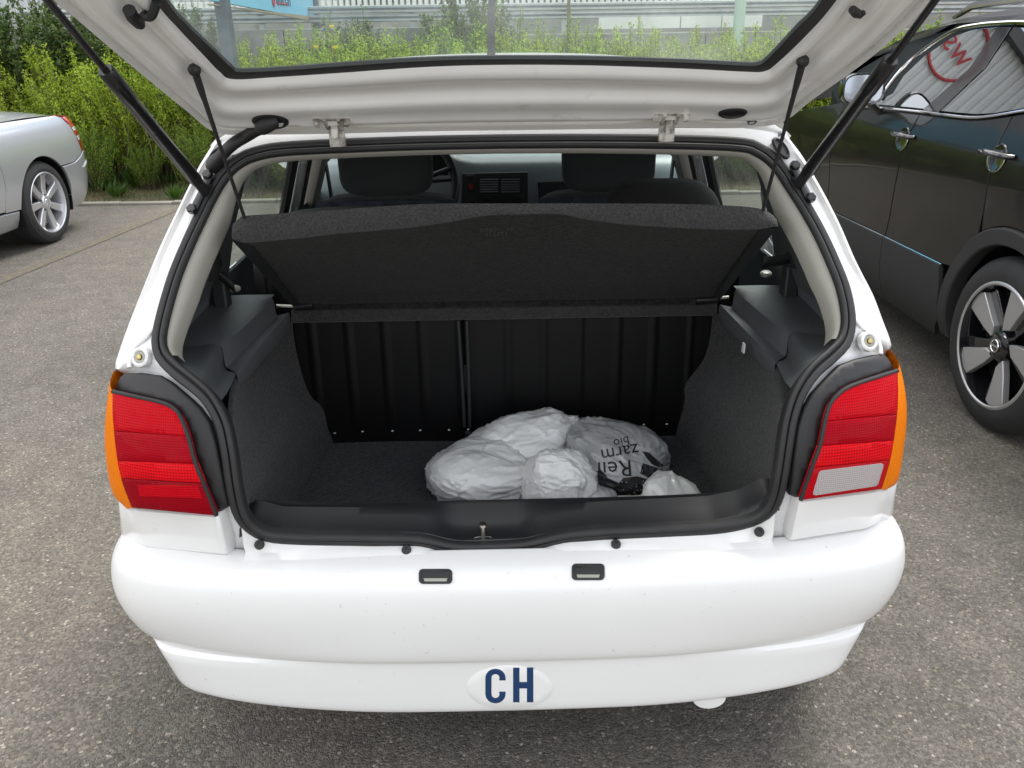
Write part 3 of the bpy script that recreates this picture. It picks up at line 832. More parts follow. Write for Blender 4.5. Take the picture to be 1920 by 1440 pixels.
MB().tube(spline([HP(266, 4, .016), HP(276, 8, .02), HP(287, 4, .018), HP(294, -8, .01)], 12), .007, 8).build('grab_loop', 'rubber', gate)
# gas struts
for sg, lo_, end, up_ in ((-1, (379, 352), (203, 130), (52, -62)), (1, (1503, 338), (1665, 112), (1790, -66))):
    A = rear(*lo_, -.032); Bq = HP(*up_, .012)
    t = min([i / 400 for i in range(401)], key=lambda t: abs(project(A.lerp(Bq, t))[1] - end[1]))
    M_ = A.lerp(Bq, t); d = (Bq - A).normalized()
    stt = MB().tube([A + d * .012, A + d * .03, A.lerp(M_, .78), A.lerp(M_, .785), M_ - d * .004, M_], [.010, .0125, .0125, .0135, .0135, .011], 16).build('gas_strut', 'strut_black', gate, angle=50)
    MB().tube([M_ - d * .01, Bq], [.0058, .0058], 12).build('strut_rod', 'strut_black', stt)
    mb = MB().tube([A - d * .012, A + d * .016], [.0105, .0105], 12); mb.tube([A, A + V((-sg * .012, .035, -.004))], [.007, .007], 10)
    mb.build('strut_socket', 'rubber', stt)
    # bracket with two bolts
    pts = [(392, 330), (378, 362), (363, 394)] if sg < 0 else [(1488, 313), (1503, 343), (1517, 373)]
    br = MB().tube([rear(*p, -.006) for p in pts], [.013, .011, .013], 10, flat=.5).build('strut_bracket', 'strut_black', car)
    for p in (pts[0], pts[2]):
        c = rear(*p, -.010); n = V((sg * .2, -.75, .6)).normalized()
        MB().tube([c, c + n * .010, c + n * .012], [.0105, .0105, .008], 6).build('bolt', 'strut_black', br, angle=30)

# ---- parcel shelf held up by two cords
SY, PY = .36, .78
ltop = [(436, 427), (446, 418), (462, 411), (560, 405), (640, 399), (800, 389), (960, 388), (1120, 388), (1280, 389), (1400, 394), (1440, 403), (1457, 418)]
lbot = [(431, 446), (442, 452), (466, 455), (560, 447), (640, 438), (760, 428), (840, 417), (905, 405), (980, 402), (1055, 402), (1085, 409), (1173, 421), (1280, 428), (1380, 431), (1430, 429), (1457, 424)]
ct = spline([atY(*p, SY + .006) for p in ltop], 90); cb = spline([atY(*p, SY - .004) for p in lbot], 90)
top_ = []
for p in ct:
    j = min(cb, key=lambda q: abs(q.x - p.x)); top_.append(j)
xs = [p.x for p in ct]
def by_x(c, x):
    k = sorted(c, key=lambda p: abs(p.x - x))[:2]; a, b = k
    if abs(a.x - b.x) < 1e-6: return a.copy()
    return a.lerp(b, max(0, min(1, (x - a.x) / (b.x - a.x))))
cb = [by_x(cb, x) for x in xs]
piv0 = atY(552, 574, PY); piv1 = atY(1348, 560, PY)
pv = [piv0.lerp(piv1, i / 89) for i in range(90)]
dirp = (pv[45] - cb[45]).normalized()
def wob(i): return 0.0
rim_mid = [a.lerp(b, .5) + V((0, -.008, -.002)) for a, b in zip(ct, cb)]
under = []
for k in range(1, 12):
    t = k / 12
    under.append([cb[i].lerp(pv[i], t) + V((0, .006, .004)) * (1 if t < .9 else 0) for i in range(90)])
topr = [[(ct[i] + V((0, .004, .006))).lerp(pv[i] + V((0, -.004, .022)), k / 6) for i in range(90)] for k in range(0, 7)]
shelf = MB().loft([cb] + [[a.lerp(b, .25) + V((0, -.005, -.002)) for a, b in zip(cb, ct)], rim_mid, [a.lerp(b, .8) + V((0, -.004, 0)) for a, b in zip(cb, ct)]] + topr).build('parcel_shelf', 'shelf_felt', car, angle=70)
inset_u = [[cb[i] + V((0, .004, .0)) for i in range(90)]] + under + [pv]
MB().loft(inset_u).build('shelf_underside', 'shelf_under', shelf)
for sg, ii in ((-1, 0), (1, 89)):
    a0, a1 = cb[ii] + V((-sg * .002, -.004, -.004)), pv[ii] + V((0, -.004, -.004))
    b0, b1 = ct[ii] + V((sg * .004, 0, .0)), pv[ii] + V((sg * .004, -.004, .026))
    c0, c1 = a0 - V((sg * .026, -.004, -.004)), a1 - V((sg * .020, 0, 0))
    MB().loft([[c0, a0, b0], [c1, a1, b1]]).build('shelf_side_edge', 'trim_dark', shelf)
# moulded part number on the underside, read from the other side
def text_mesh(body, size):
    cu = bpy.data.curves.new('t', 'FONT'); cu.body = body; cu.size = size; cu.align_x = 'CENTER'; cu.align_y = 'CENTER'; cu.resolution_u = 2; cu.space_line = .85
    ob = bpy.data.objects.new('t', cu); col.objects.link(ob)
    dg = bpy.context.evaluated_depsgraph_get(); dg.update()
    me = bpy.data.meshes.new_from_object(ob.evaluated_get(dg)); bpy.data.objects.remove(ob)
    bm = bmesh.new(); bm.from_mesh(me); bmesh.ops.triangulate(bm, faces=bm.faces)
    vs = [v.co.copy() for v in bm.verts]; fs = [tuple(v.index for v in f.verts) for f in bm.faces]
    bm.free(); bpy.data.meshes.remove(me)
    return vs, fs
def subdiv_tris(vs, fs, maxl):
    bm = bmesh.new(); bv = [bm.verts.new(v) for v in vs]
    for f in fs:
        try: bm.faces.new([bv[i] for i in f])
        except ValueError: pass
    for _ in range(3):
        e = [e for e in bm.edges if e.calc_length() > maxl]
        if not e: break
        bmesh.ops.subdivide_edges(bm, edges=e, cuts=1, use_grid_fill=True)
        bmesh.ops.triangulate(bm, faces=bm.faces)
    bm.verts.index_update()
    r_ = [v.co.copy() for v in bm.verts], [tuple(v.index for v in f.verts) for f in bm.faces]
    bm.free(); return r_
UB = BVHTree.FromPolygons([p for r_ in inset_u for p in r_], [(i * 90 + j, i * 90 + j + 1, (i + 1) * 90 + j + 1, (i + 1) * 90 + j) for i in range(len(inset_u) - 1) for j in range(89)])
vs, fs = text_mesh('21 O5880I\n175274', .016)
c = atY(931, 441, .40); out = []
for v in vs:
    q = c + V((-v.x, 0, v.y)); h = UB.ray_cast(q + V((0, -.3, 0)), V((0, 1, 0))); out.append((h[0] if h[0] else q) + V((0, -.0015, -.001)))
MB().add(out, fs).build('part_number', 'pale_emboss', shelf)
# cords
for sg, up_, lo_ in ((-1, (365, 114), (460, 413)), (1, (1504, 98), (1430, 396))):
    A = HP(*up_, .016); Bq = atY(*lo_, SY + .012); d = (Bq - A).normalized()
    cd = MB().tube([A - d * .004, A + d * .01, A + d * .035, A + d * .06, A.lerp(Bq, .4), Bq + d * .01], [.0075, .0065, .0062, .0046, .0036, .0036], 10).build('shelf_cord', 'rubber', shelf)
    MB().loft([[A + V((math.cos(a) * .0105 * math.cos(b_), math.sin(b_) * .0105, math.sin(a) * .0105 * math.cos(b_))) for a in [q * math.pi / 8 for q in range(16)]] for b_ in [-1.5, -1.1, -.7, -.3, 0, .3, .7, 1.1, 1.5]], True).build('cord_knob', 'rubber', cd)
# hinge rod of the shelf and the fixed flap in front of it
rod = 0
for a, b in (((519, 574), (556, 575)), ((1366, 558), (1338, 560))):
    MB().tube([atY(*a, .79), atY(*b, .79)], .006, 10).build('shelf_pivot', 'bright_metal', shelf)
for a, b in (((553, 575), (588, 572)), ((1345, 561), (1304, 563))):
    MB().tube([atY(*a, PY - .012), atY(*b, PY - .012)], [.0115, .0125], 14).build('pivot_sleeve', 'strut_black', shelf)
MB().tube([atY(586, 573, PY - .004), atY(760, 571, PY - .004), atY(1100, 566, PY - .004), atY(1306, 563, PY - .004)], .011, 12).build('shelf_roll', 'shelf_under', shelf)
fl = [(546, 583), (1345, 571), (1345, 592), (546, 606)]
panel(fl, lambda u, v: atY(u, v, .775), thick=.012, edge=.002, step=60, unit=.0013).build('shelf_flap', 'shelf_felt', car)

# ---- boot interior
FLZ = .448
# seat backs: black pressed metal with upright ribs
def seat(u, z): return V((u, .805 + .05 * (z - FLZ) , z))
def seat_x(px, py):
    p = solve(px, py, lambda p: p.y - .805 - .05 * (p.z - FLZ), .9, 3.5, 60); return (p.x, p.z)
for nm, (x0, x1) in (('seat_back', (-.62, -.112)), ('seat_back', (-.100, .62))):
    rows = []
    ribs = []
    n = int((x1 - x0) / .006)
    for i in range(n + 1):
        x = x0 + (x1 - x0) * i / n
        ph = ((x - x0) % .098) / .098
        d = .003 if ph < .18 else 0.0
        edge_ = .012 if (i == 0 or i == n) else 0
        rows.append([V((x, .805 + .05 * (z - FLZ) - d * (1 if .50 < z < .95 else 0) + edge_, z)) for z in (FLZ - .01, FLZ + .02, .49, .51, .6, .75, .90, .96, 1.0)])
    MB().loft(rows).build('seat_back', 'seat_metal', car, angle=50)
# tubes along the seat split
for x0, x1 in ((856, 871), (872, 881)):
    a = solve(x0 + 3, 600, lambda p: p.y - .79, .9, 3.5, 60); b = solve(x1, 800, lambda p: p.y - .785, .9, 3.5, 60)
    MB().tube([a, a.lerp(b, .5) + V((.001, 0, 0)), b], .0058, 10).build('split_tube', 'trim_dark', car)
MB().box(solve(878, 818, lambda p: p.y - .782, .9, 3.5, 60), (.018, .014, .03)).build('seat_catch', 'black_plastic', car, bevel=.002)
for px, py in ((628, 812), (680, 809), (736, 808), (788, 807), (842, 806), (878, 805), (915, 803), (1102, 797), (1154, 797), (1207, 796), (1250, 795)):
    p = solve(px, py, lambda p: p.y - .795, .9, 3.5, 60)
    disc(p, V((0, -1, .5)), .0032, .0022).build('rivet', 'rivet_white', car)
# floor and side carpets
MB().loft([[V((x, y, FLZ - .002 * math.cos(x * 9))) for x in [i * .05 - .70 for i in range(29)]] for y in (.13, .2, .3, .45, .6, .75, .83)]).build('boot_floor', 'carpet', car)
for sg in (-1, 1):
    if sg < 0: bpx = [(548, 590), (552, 640), (566, 700), (582, 742), (600, 758), (609, 775), (614, 800), (626, 828)]
    else: bpx = [(1336, 580), (1333, 620), (1322, 668), (1300, 700), (1284, 722), (1284, 750), (1275, 785), (1266, 815)]
    Bc = spline([solve(*p, lambda p: p.y - .80, .9, 3.5, 60) for p in bpx], 20)
    apx = [(412, 690), (420, 735), (432, 780), (440, 830), (446, 890), (455, 935), (470, 965), (490, 985)] if sg < 0 else [(1498, 668), (1487, 715), (1473, 755), (1466, 805), (1458, 865), (1450, 905), (1436, 940), (1418, 962)]
    Ac = spline([rear(*p, .022) for p in apx], 20)
    Ac[-1].z = FLZ - .004; 
    for i in range(14, 20): Ac[i].z = Ac[13].z + (FLZ - .004 - Ac[13].z) * (i - 13) / 6; Ac[i].x = sg * max(abs(Ac[i].x), .49)
    Bc[-1].z = FLZ - .004
    rows = []
    for k in range(17):
        t = k / 16; row = []
        for a, b in zip(Ac, Bc):
            p = a.lerp(b, t)
            hump = math.sin(math.pi * min(1, t * 1.15)) * .030 * min(1, max(0, (.80 - p.z) / .15))
            p.x += sg * (.05 * math.sin(math.pi * t) - hump * .6)
            p.z = min(p.z, .818)
            row.append(p)
        rows.append(row)
    MB().loft(rows).build('side_carpet', 'carpet', car, angle=70)
    # moulded grey ledge carrying the shelf, mirrored from one tracing
    m = (lambda p: p) if sg < 0 else (lambda p: V((-p.x + .004, p.y, p.z)))
    pb_ = [(520, 549), (470, 552), (381, 557), (362, 575), (348, 600), (338, 622)]   # rear and outer edge
    plate = [V((-.578, .76, 0.894)), V((-.67, .75, 0.897)), V((-.755, .72, 0.899)), V((-.76, .6, 0.894)), V((-.755, .50, 0.884)), V((-.735, .44, 0.874))]
    inner = [V((-.583, .748, 0.889)), V((-.59, .68, 0.889)), V((-.598, .60, 0.887)), V((-.606, .53, 0.885)), V((-.613, .48, 0.883)), V((-.622, .45, 0.875))]
    low = [V((-.580, .752, 0.841)), V((-.585, .68, 0.841)), V((-.592, .60, 0.839)), V((-.598, .53, 0.837)), V((-.604, .47, 0.835)), V((-.612, .425, 0.831))]
    lip = [V((-.552, .775, 0.841)), V((-.556, .69, 0.841)), V((-.562, .60, 0.839)), V((-.567, .52, 0.837)), V((-.572, .45, 0.835)), V((-.578, .395, 0.831))]
    lip2 = [p + V((.004, -.006, -.012)) for p in lip]; lip3 = [p + V((-.004, 0, -.045)) for p in lip]
    rows = [plate, [a.lerp(b, .55) for a, b in zip(plate, inner)], [a.lerp(b, .93) for a, b in zip(plate, inner)], [p + V((.004, 0, -.006)) for p in inner], [p + V((.002, 0, .006)) for p in low], [p + V((.006, 0, 0)) for p in low], [a.lerp(b, .9) for a, b in zip(low, lip)], lip, lip2, lip3]
    cols_ = [spline(r_, 24) for r_ in rows]
    MB().loft([[m(p) for p in c_] for c_ in cols_]).build('boot_ledge', 'trim_grey', car, angle=50)
    # front face of the ledge, running down to the seal
    ff0 = [V((-.740, .445, .905)), V((-.69, .440, .906)), V((-.622, .450, .905)), V((-.612, .425, .862)), V((-.580, .392, .862))]
    ff0 = [plate[-1], plate[-1].lerp(inner[-1], .5), inner[-1], low[-1], lip[-1]]
    seal_px = [(318, 664), (345, 690), (378, 716), (400, 736), (414, 752)] if sg < 0 else [(1573, 640), (1548, 660), (1516, 688), (1497, 708), (1484, 730)]
    ff2 = [rear(*p, .018) for p in seal_px]
    ff1 = []
    for a, b in zip(ff0, ff2):
        q = m(a).lerp(b, .25); q.z -= .004; ff1.append(q)
    low_px = [(318, 664), (345, 690), (378, 716), (412, 745), (416, 760)]
    rows = [[m(a) for a in ff0], ff1, [m(a).lerp(b, .65) + V((0, 0, -.006)) for a, b in zip(ff0, ff2)], ff2]
    MB().loft([spline(r_, 16) for r_ in rows]).build('ledge_front', 'trim_grey', car, angle=60)
    # inner quarter trim, belts and pillar trims
    def SX(z): return sg * (.730 - .465 * (z - .90) if z > .90 else .735)
    MB().loft([[V((SX(z) - sg * .012, y, z)) for z in (.44, .7, .87, .925, .94)] for y in (.30, .5, .8, 1.1, 1.4, 1.8, 2.3)]).build('quarter_trim', 'door_card', car)
    MB().loft([[V((SX(z) + sg * .012, y, z)) for z in (.25, .45, .7, .85, .925)] for y in (.42, .7, 1.1, 1.6, 2.2, 2.8, 3.3)]).build('side_panel', 'white_paint', car)
    # window aperture: sill, pillars (chart y,z on the leaning side)
    def SF(off): return lambda y, z: V((sg * (.728 - .465 * (z - .90) + off), y, z))
    side_n = V((-sg, 0, 0))
    # (D pillar, door frames, B pillar, A pillar)
    panel([(.42, .92), (.82, .92), (.70, 1.08), (.66, 1.19), (.68, 1.31), (.56, 1.31), (.52, 1.25), (.45, 1.13)], SF(-.012), thick=.03, edge=.003, step=.06, nrm=side_n).build('rear_pillar_trim', 'trim_grey', car)
    panel([(.80, .925), (1.40, .925), (1.20, 1.31), (.64, 1.31), (.62, 1.19), (.68, 1.07)], SF(.012), thick=.003, edge=.0005, step=.1, nrm=side_n).build('quarter_window', 'side_glass', car)
    def bar(y0, y1, w, off, mt, nm, thick=.02):
        panel([(y0, .92), (y0 + w, .92), (y1 + w, 1.33), (y1, 1.33)], SF(off), thick=thick, edge=.003, step=.08, nrm=side_n).build(nm, mt, car)
    bar(1.43, 1.10, .075, -.004, 'rubber', 'window_seal')
    bar(1.54, 1.20, .11, -.002, 'white_paint', 'door_frame')
    bar(1.68, 1.32, .06, -.006, 'rubber', 'window_seal')
    bar(1.76, 1.42, .12, -.035, 'trim_beige', 'centre_pillar_trim', .04)
    bar(1.90, 1.56, .05, -.012, 'rubber', 'window_seal')
    panel([(1.92, .925), (2.62, .925), (2.30, 1.24), (2.16, 1.315), (1.60, 1.315)], SF(.012), thick=.003, edge=.0005, step=.12, nrm=side_n).build('door_window', 'side_glass', car)
    MB().tube([V((sg * .735, 2.72, .93)), V((sg * .62, 2.36, 1.21)), V((sg * .55, 2.16, 1.335))], [.032, .028, .026], 8).build('windscreen_pillar', 'trim_dark', car)
    MB().tube([V((sg * .56, .5, 1.305)), V((sg * .58, 1.2, 1.355)), V((sg * .56, 2.15, 1.335))], [.02, .024, .022], 8).build('roof_rail_trim', 'trim_beige', car)
    # door mirror outside the front window
    mb = MB(); c = V((sg * .86, 2.36, 1.02)); 
    mb.loft([[c + V((math.cos(a) * .085 * k, d, math.sin(a) * .055 * k)) for a in [q * math.pi / 12 for q in range(24)]] for k, d in ((.01, -.028), (.82, -.026), (.95, -.03), (1, -.01), (.9, .04), (.5, .07), (.01, .08))], True)
    mr_ = mb.build('door_mirror', 'white_paint', car)
    # rear belt reel and strap
    if sg < 0: bp = [(385, 470), (392, 500), (412, 518), (440, 541)]
    else: bp = [(1508, 452), (1500, 478), (1468, 488), (1430, 492)]
    P_ = [solve(*p, lambda p: p.y - .62, .9, 3.5, 60) for p in bp]
    MB().tube([P_[0] + V((0, 0, .03)), P_[0], P_[1], P_[1] + V((0, 0, -.03))], [.02, .03, .03, .018], 10).build('belt_reel', 'rubber', car)
    rows = [[p + V((0, -.004, .014)), p + V((0, .004, -.012))] for p in spline([P_[1], P_[2], P_[3]], 10)]
    MB().loft(rows).build('belt_strap', 'rubber', car, solid=.003)
    P0 = P_[0] + V((sg * .0, .06, -.09))
    MB().box(P0 + V((0, 0, -.06)), (.035, .04, .16)).build('belt_guide', 'trim_dark', car, bevel=.006)
    disc(solve(*((440, 541) if sg < 0 else (1436, 513)), lambda p: p.y - .80, .9, 3.5, 60), V((0, -.4, 1)), .015, .011, 0, ((1, -.004), (1, .002), (.7, .006), (.3, .004), (0, .004))).build('belt_anchor', 'hinge_metal', car)
    # wheels under the car
    for wy in (.63, 3.03):
        tb = MB().lathe([(-.06, .17), (-.078, .20), (-.085, .25), (-.075, .278), (.075, .278), (.085, .25), (.078, .20), (.06, .17)], 40, 'x', (sg * .70, wy, .282))
        w_ = tb.build('tyre', 'rubber', car)
        MB().lathe([(sg * .065, .172), (sg * .070, .15), (sg * .05, .10), (sg * .055, .001)], 32, 'x', (sg * .70, wy, .282)).build('wheel_trim', 'bright_metal', w_)
# sill moulding with the bowl of the latch
rows = []
npt = 90
for i in range(npt):
    u = i / (npt - 1); px = 448 + (1462 - 448) * u
    dip = max(0.0, 1 - abs((px - 908) / 118)); dip = 1 if abs(px - 908) < 62 else max(0, 1 - (abs(px - 908) - 62) / 34); dip = dip * dip * (3 - 2 * dip)
    yb = interp([(440, 1000), (470, 986), (520, 999), (770, 1001), (803, 1004), (833, 1012), (863, 1017), (978, 1013), (1021, 1004), (1065, 995), (1125, 989), (1340, 978), (1400, 966), (1440, 945)], px)
    A = rear(px, yb, .004)
    z_top = .618 + .012 * abs(2 * u - 1) ** 4
    E1 = V((A.x, .205, z_top)); 
    mid = V((A.x, A.y + .045, A.z - .002 + .014 * (1 - dip)))
    mid2 = V((A.x, A.y + .062, A.z + .003 + .017 * (1 - dip)))
    rows.append([A + V((0, -.004, -.012)), A + V((0, .004, .002)), A + V((0, .02, -.004 + .008 * (1 - dip))), mid, mid2, E1 + V((0, -.012, -.001)), E1, E1 + V((0, .004, -.008)), V((A.x, .215, FLZ + .02)), V((A.x, .25, FLZ - .003))])
MB().loft(rows).build('sill_moulding', 'black_plastic', car, angle=50)
c = rear(906, 1004, .022)
stq = MB().tube([c + V((0, 0, -.015)), c + V((0, .002, .020)), c + V((0, .002, .0205)), c + V((0, .002, .026))], [.0045, .0045, .008, .0075], 14).build('latch_striker', 'bright_metal', car)
disc(c + V((0, 0, -.010)), V((0, -.2, 1)), .022, .006).build('striker_plate', 'hinge_metal', stq)
# warning tag on the right carpet
p = atY(1394, 652, .52); MB().box(p, (.004, .014, .022)).build('fuse_tag', 'rivet_white', car)

# ---- cabin: rear seat tops, front seats, dashboard
def blob(c, size, nm, mt, par=car, e=.32, rot=0.0, nu=26, nv=18):
    c = V(c); rows = []
    def sp(t, k): return math.copysign(abs(t) ** k, t)
    for i in range(nv + 1):
        th = -math.pi / 2 + math.pi * i / nv; row = []
        for j in range(nu):
            ph = 2 * math.pi * j / nu
            p = V((size[0] / 2 * sp(math.cos(th), e) * sp(math.cos(ph), e), size[1] / 2 * sp(math.cos(th), e) * sp(math.sin(ph), e), size[2] / 2 * sp(math.sin(th), e)))
            p.y += rot * p.z
            row.append(c + p)
        rows.append(row)
    return MB().loft(rows, True).build(nm, mt, par, angle=70)
blob((.42, .93, .885), (.33, .14, .50), 'rear_seat_backrest', 'seat_cloth_brown', e=.5)
blob((-.36, .93, .84), (.62, .14, .47), 'rear_seat_backrest', 'seat_cloth_brown', e=.5)
blob((0, 1.25, .42), (1.2, .55, .22), 'rear_seat_cushion', 'seat_cloth', e=.4)
for cx in (-.375, .348):
    s_ = blob((cx, 1.55, .70), (.50, .13, .62), 'front_seat', 'seat_cloth', e=.35, rot=-.15)
    blob((cx, 1.455, .975), (.46, .04, .05), 'seat_back_panel', 'seat_cloth_blue', s_, e=.4)
    blob((cx + .003, 1.50, 1.118), (.305, .10, .22), 'headrest', 'seat_cloth', s_, e=.42)
    for dx in (-.085, .085):
        MB().tube([V((cx + dx, 1.49, .93)), V((cx + dx, 1.49, 1.02))], .0065, 10).build('headrest_post', 'bright_metal', s_)
        disc(V((cx + dx, 1.475, .985)), V((0, -.8, .6)), .022, .014).build('post_collar', 'black_plastic', s_)
# dashboard
rows = []
for i in range(31):
    x = -.72 + 1.44 * i / 30
    bi = .045 * math.exp(-((x + .37) / .20) ** 4)
    rows.append([V((x, 2.62, .96)), V((x, 2.45, 1.0 + bi * .4)), V((x, 2.25, 1.035 + bi)), V((x, 2.08, 1.04 + bi)), V((x, 2.02, 1.025 + bi * .8)), V((x, 1.99, .99)), V((x, 1.98, .90)), V((x, 2.0, .75)), V((x, 2.1, .60))])
dsh = MB().loft(rows).build('dashboard', 'dash', car, angle=60)
def dx_(px, py): return atY(px, py, 1.965)
def dpan(pts, nm, mt, lift=0.0, th=.02, holes=()):
    return panel(pts, lambda u, v: atY(u, v, 1.965 - lift), thick=th, edge=.003, step=30, unit=.002, holes=holes).build(nm, mt, dsh)
dpan([(866, 326), (990, 323), (990, 420), (864, 420)], 'centre_console', 'dash_dark')
dpan([(1008, 342), (1080, 340), (1080, 400), (1012, 400)], 'glovebox', 'dash_dark', -.008)
for k in range(2):
    x0 = 899 + k * 40
    for r_ in range(6):
        y_ = 336 + r_ * 4.6
        MB().box(atY(x0 + 18, y_, 1.955), (.072, .012, .0035)).build('vent_slat', 'dash', dsh)
MB().box(atY(937, 347, 1.962), (.165, .008, .066)).build('vent_recess', 'print_black', dsh)
MB().box(atY(883, 350, 1.958), (.014, .012, .018)).build('hazard_button', 'red_button', dsh, bevel=.002)
MB().box(atY(940, 378, 1.958), (.16, .012, .03)).build('radio', 'print_black', dsh, bevel=.002)
for k in range(3): MB().box(atY(882, 333 + 0, 1.958) + V((0, 0, -.030 * (k * 1.6 if k else 0))), (.030, .010, .020)).build('switch', 'black_plastic', dsh, bevel=.002)
# instrument hood and steering wheel
MB().box(V((-.37, 2.0, 1.03)), (.34, .02, .12)).build('instrument_panel', 'print_black', dsh)
MB().box(V((-.285, 1.985, 1.0)), (.03, .006, .014)).build('warning_lamp', 'red_button', dsh)
wc = V((-.352, 1.80, .985)); wn = V((0, -.88, .47)); w1 = V((1, 0, 0)); w2 = wn.cross(w1).normalized()
ringp = [wc + (w1 * math.cos(k * math.pi / 24) + w2 * math.sin(k * math.pi / 24)) * .188 for k in range(49)]
sw = MB().tube(ringp, .0155, 12, caps=False).build('steering_wheel', 'dash_dark', car)
for a in (20, 160, 270):
    MB().tube([wc, wc + (w1 * math.cos(R(a)) + w2 * math.sin(R(a))) * .18], [.03, .02], 10, flat=.4).build('wheel_spoke', 'dash_dark', sw)
MB().tube([wc + V((.02, .06, 0)), wc + V((.17, .05, .01))], [.008, .006], 8).build('indicator_stalk', 'dash_dark', sw)
# front belts
for sg in (-1, 1):
    p = V((sg * .62, 1.76, 1.13)); MB().box(p, (.03, .06, .10)).build('belt_upper_mount', 'rubber', car, bevel=.008)
    MB().loft([[p + V((0, -.03, 0)), p + V((0, .012, 0))], [p + V((-sg * .02, -.05, -.30)), p + V((-sg * .02, .01, -.30))]]).build('belt_strap', 'rubber', car, solid=.003)
# bonnet, windscreen, floor pan so the car is whole
panel([(-.62, 0), (.62, 0), (.54, 1), (-.54, 1)], lambda u, v: V((u * (1.12 - .12 * v), 2.68 - .50 * v, .955 + .385 * v)), thick=.004, edge=.0005, step=.2, nrm=V((0, 1, 1))).build('windscreen', 'screen_glass', car)
MB().loft([[V((x, y, z - .05 * (abs(x) / .7) ** 3)) for x in [i * .1 - .7 for i in range(15)]] for y, z in ((2.66, .955), (2.9, .90), (3.2, .84), (3.5, .74), (3.66, .62), (3.70, .45), (3.66, .25))]).build('bonnet', 'white_paint', car)
MB().loft([[V((x, y, z)) for x in (-.74, -.4, 0, .4, .74)] for y, z in ((.25, .30), (.6, .34), (1.0, .22), (2.6, .22), (3.4, .25))]).build('floor_pan', 'print_black', car)

# ---- things in the boot: plastic bags
def bag(c, size, nm, mt, label, seed, wr=1.0, rot=0.0, tilt=0.0, neck=(.3, -.5, .8), e=.9, lev=6, group=None):
    # crumpled film: loose dents, pleats gathering at the tied neck, sharp creases between flat facets
    bm = bmesh.new(); bmesh.ops.create_icosphere(bm, subdivisions=lev, radius=1)
    ca, sa = math.cos(rot), math.sin(rot)
    o3 = V((seed * 3.1, seed * 7.7, seed * 1.3)); nk = V(neck).normalized(); n1 = nk.orthogonal().normalized(); n2 = nk.cross(n1)
    N = noise.noise
    for v in bm.verts:
        p = v.co.copy()
        q = V((math.copysign(abs(p.x) ** e, p.x), math.copysign(abs(p.y) ** e, p.y), math.copysign(abs(p.z) ** e, p.z)))
        b1 = N(p * 1.05 + o3); b2 = N(p * 2.3 + o3)
        th = math.acos(max(-1, min(1, p.dot(nk)))); ph = math.atan2(p.dot(n2), p.dot(n1))
        pl = (.6 * math.sin(ph * 7 + 3.5 * N(p * 1.3 + o3)) + .4 * math.sin(ph * 15 + 5 * b2)) * math.exp(-(th / 1.0) ** 2) + math.exp(-(th / .16) ** 2) * 2.4
        w = p + V((N(p * 2 + o3), N(p * 2 - o3), N(p * 2 + o3 * 2))) * .25
        d1 = noise.voronoi(V((w.x * 1.5, w.y * 1.5, w.z * 2.4)) + o3)[0]; d2 = noise.voronoi(V((w.x * 4.6, w.y * 3.4, w.z * 5.2)) + o3)[0]
        cr = math.exp(-9 * (d1[1] - d1[0])) * .042 - d1[0] * .05 + math.exp(-8 * (d2[1] - d2[0])) * .016 - d2[0] * .016
        f1 = N(V((w.x * .9 + w.y * .5, w.y * .8, w.z * 3.6 + w.x * 1.6)) * 1.6 + o3 * .5); f2 = N(V((w.x * 1.1, w.y * 4.0 + w.x * 1.5, w.z * 1.2)) * 1.7 - o3)
        fold = (max(0, 1 - abs(f1) * 6) ** 2 + .7 * max(0, 1 - abs(f2) * 6) ** 2) * .028
        k = 1 + b1 * .20 + b2 * .06 + wr * (.05 * pl + cr * .8 + fold)
        q = q * k
        q = V((q.x * size[0] / 2, q.y * size[1] / 2, q.z * size[2] / 2))
        q.z += tilt * q.x
        q = V((q.x * ca - q.y * sa, q.x * sa + q.y * ca, q.z))
        w = V(c) + q
        if w.z < FLZ + .004: w.z = FLZ + .004 + (w.z - FLZ) * .01
        v.co = w - V((c[0], c[1], FLZ + .004))
    me = bpy.data.meshes.new(nm); bm.to_mesh(me)
    bvh = BVHTree.FromBMesh(bm); bm.free()
    o = finish(me, nm, mt, None, True, angle=180)
    o.location = (c[0], c[1], FLZ + .004)
    tag(o, label, 'bag', group)
    return o, bvh
bag((-.060, .535, .478), (.27, .24, .175), 'plastic_bag', 'bag_white', 'bulky white plastic bag lying next to the dark carpet of the boot floor', 3, 1.0, .3, 0, (.7, -.4, .3))
bag((.030, .640, .498), (.31, .21, .190), 'plastic_bag', 'bag_white', 'largest pale plastic bag, humped up against the black seat backs', 11, .9, .28, .16, (.9, -.1, .5))
bag((.120, .450, .495), (.185, .15, .195), 'plastic_bag', 'bag_white', 'white plastic bag standing upright behind the latch striker, wrinkled front', 5, 1.1, .1, 0, (.2, -.7, -.2))
ob, bv = bag((.275, .590, .488), (.28, .26, .19), 'printed_bag', 'bag_print', 'grey carrier bag with bold black lettering and dark pictures', 8, 1.1, -.35, -.12, (-.8, .2, .6))
bag((.385, .425, .468), (.14, .17, .115), 'plastic_bag', 'bag_white', 'small pale plastic bag leaning to the side carpet below the printed bag', 14, 1.1, -.6, -.30, (-.2, .3, .9), lev=5)
bag((.300, .375, .462), (.20, .11, .085), 'plastic_bag', 'bag_cream', 'flat cream plastic bag tucked behind the sill below the printed bag', 21, 1.1, .1, 0, (.9, -.3, .3), lev=5)
bag((.210, .415, .465), (.11, .11, .085), 'plastic_bag', 'bag_grey', 'little grey plastic bag squeezed between the upright white bag and the cream one', 17, 1.0, .1, lev=5)
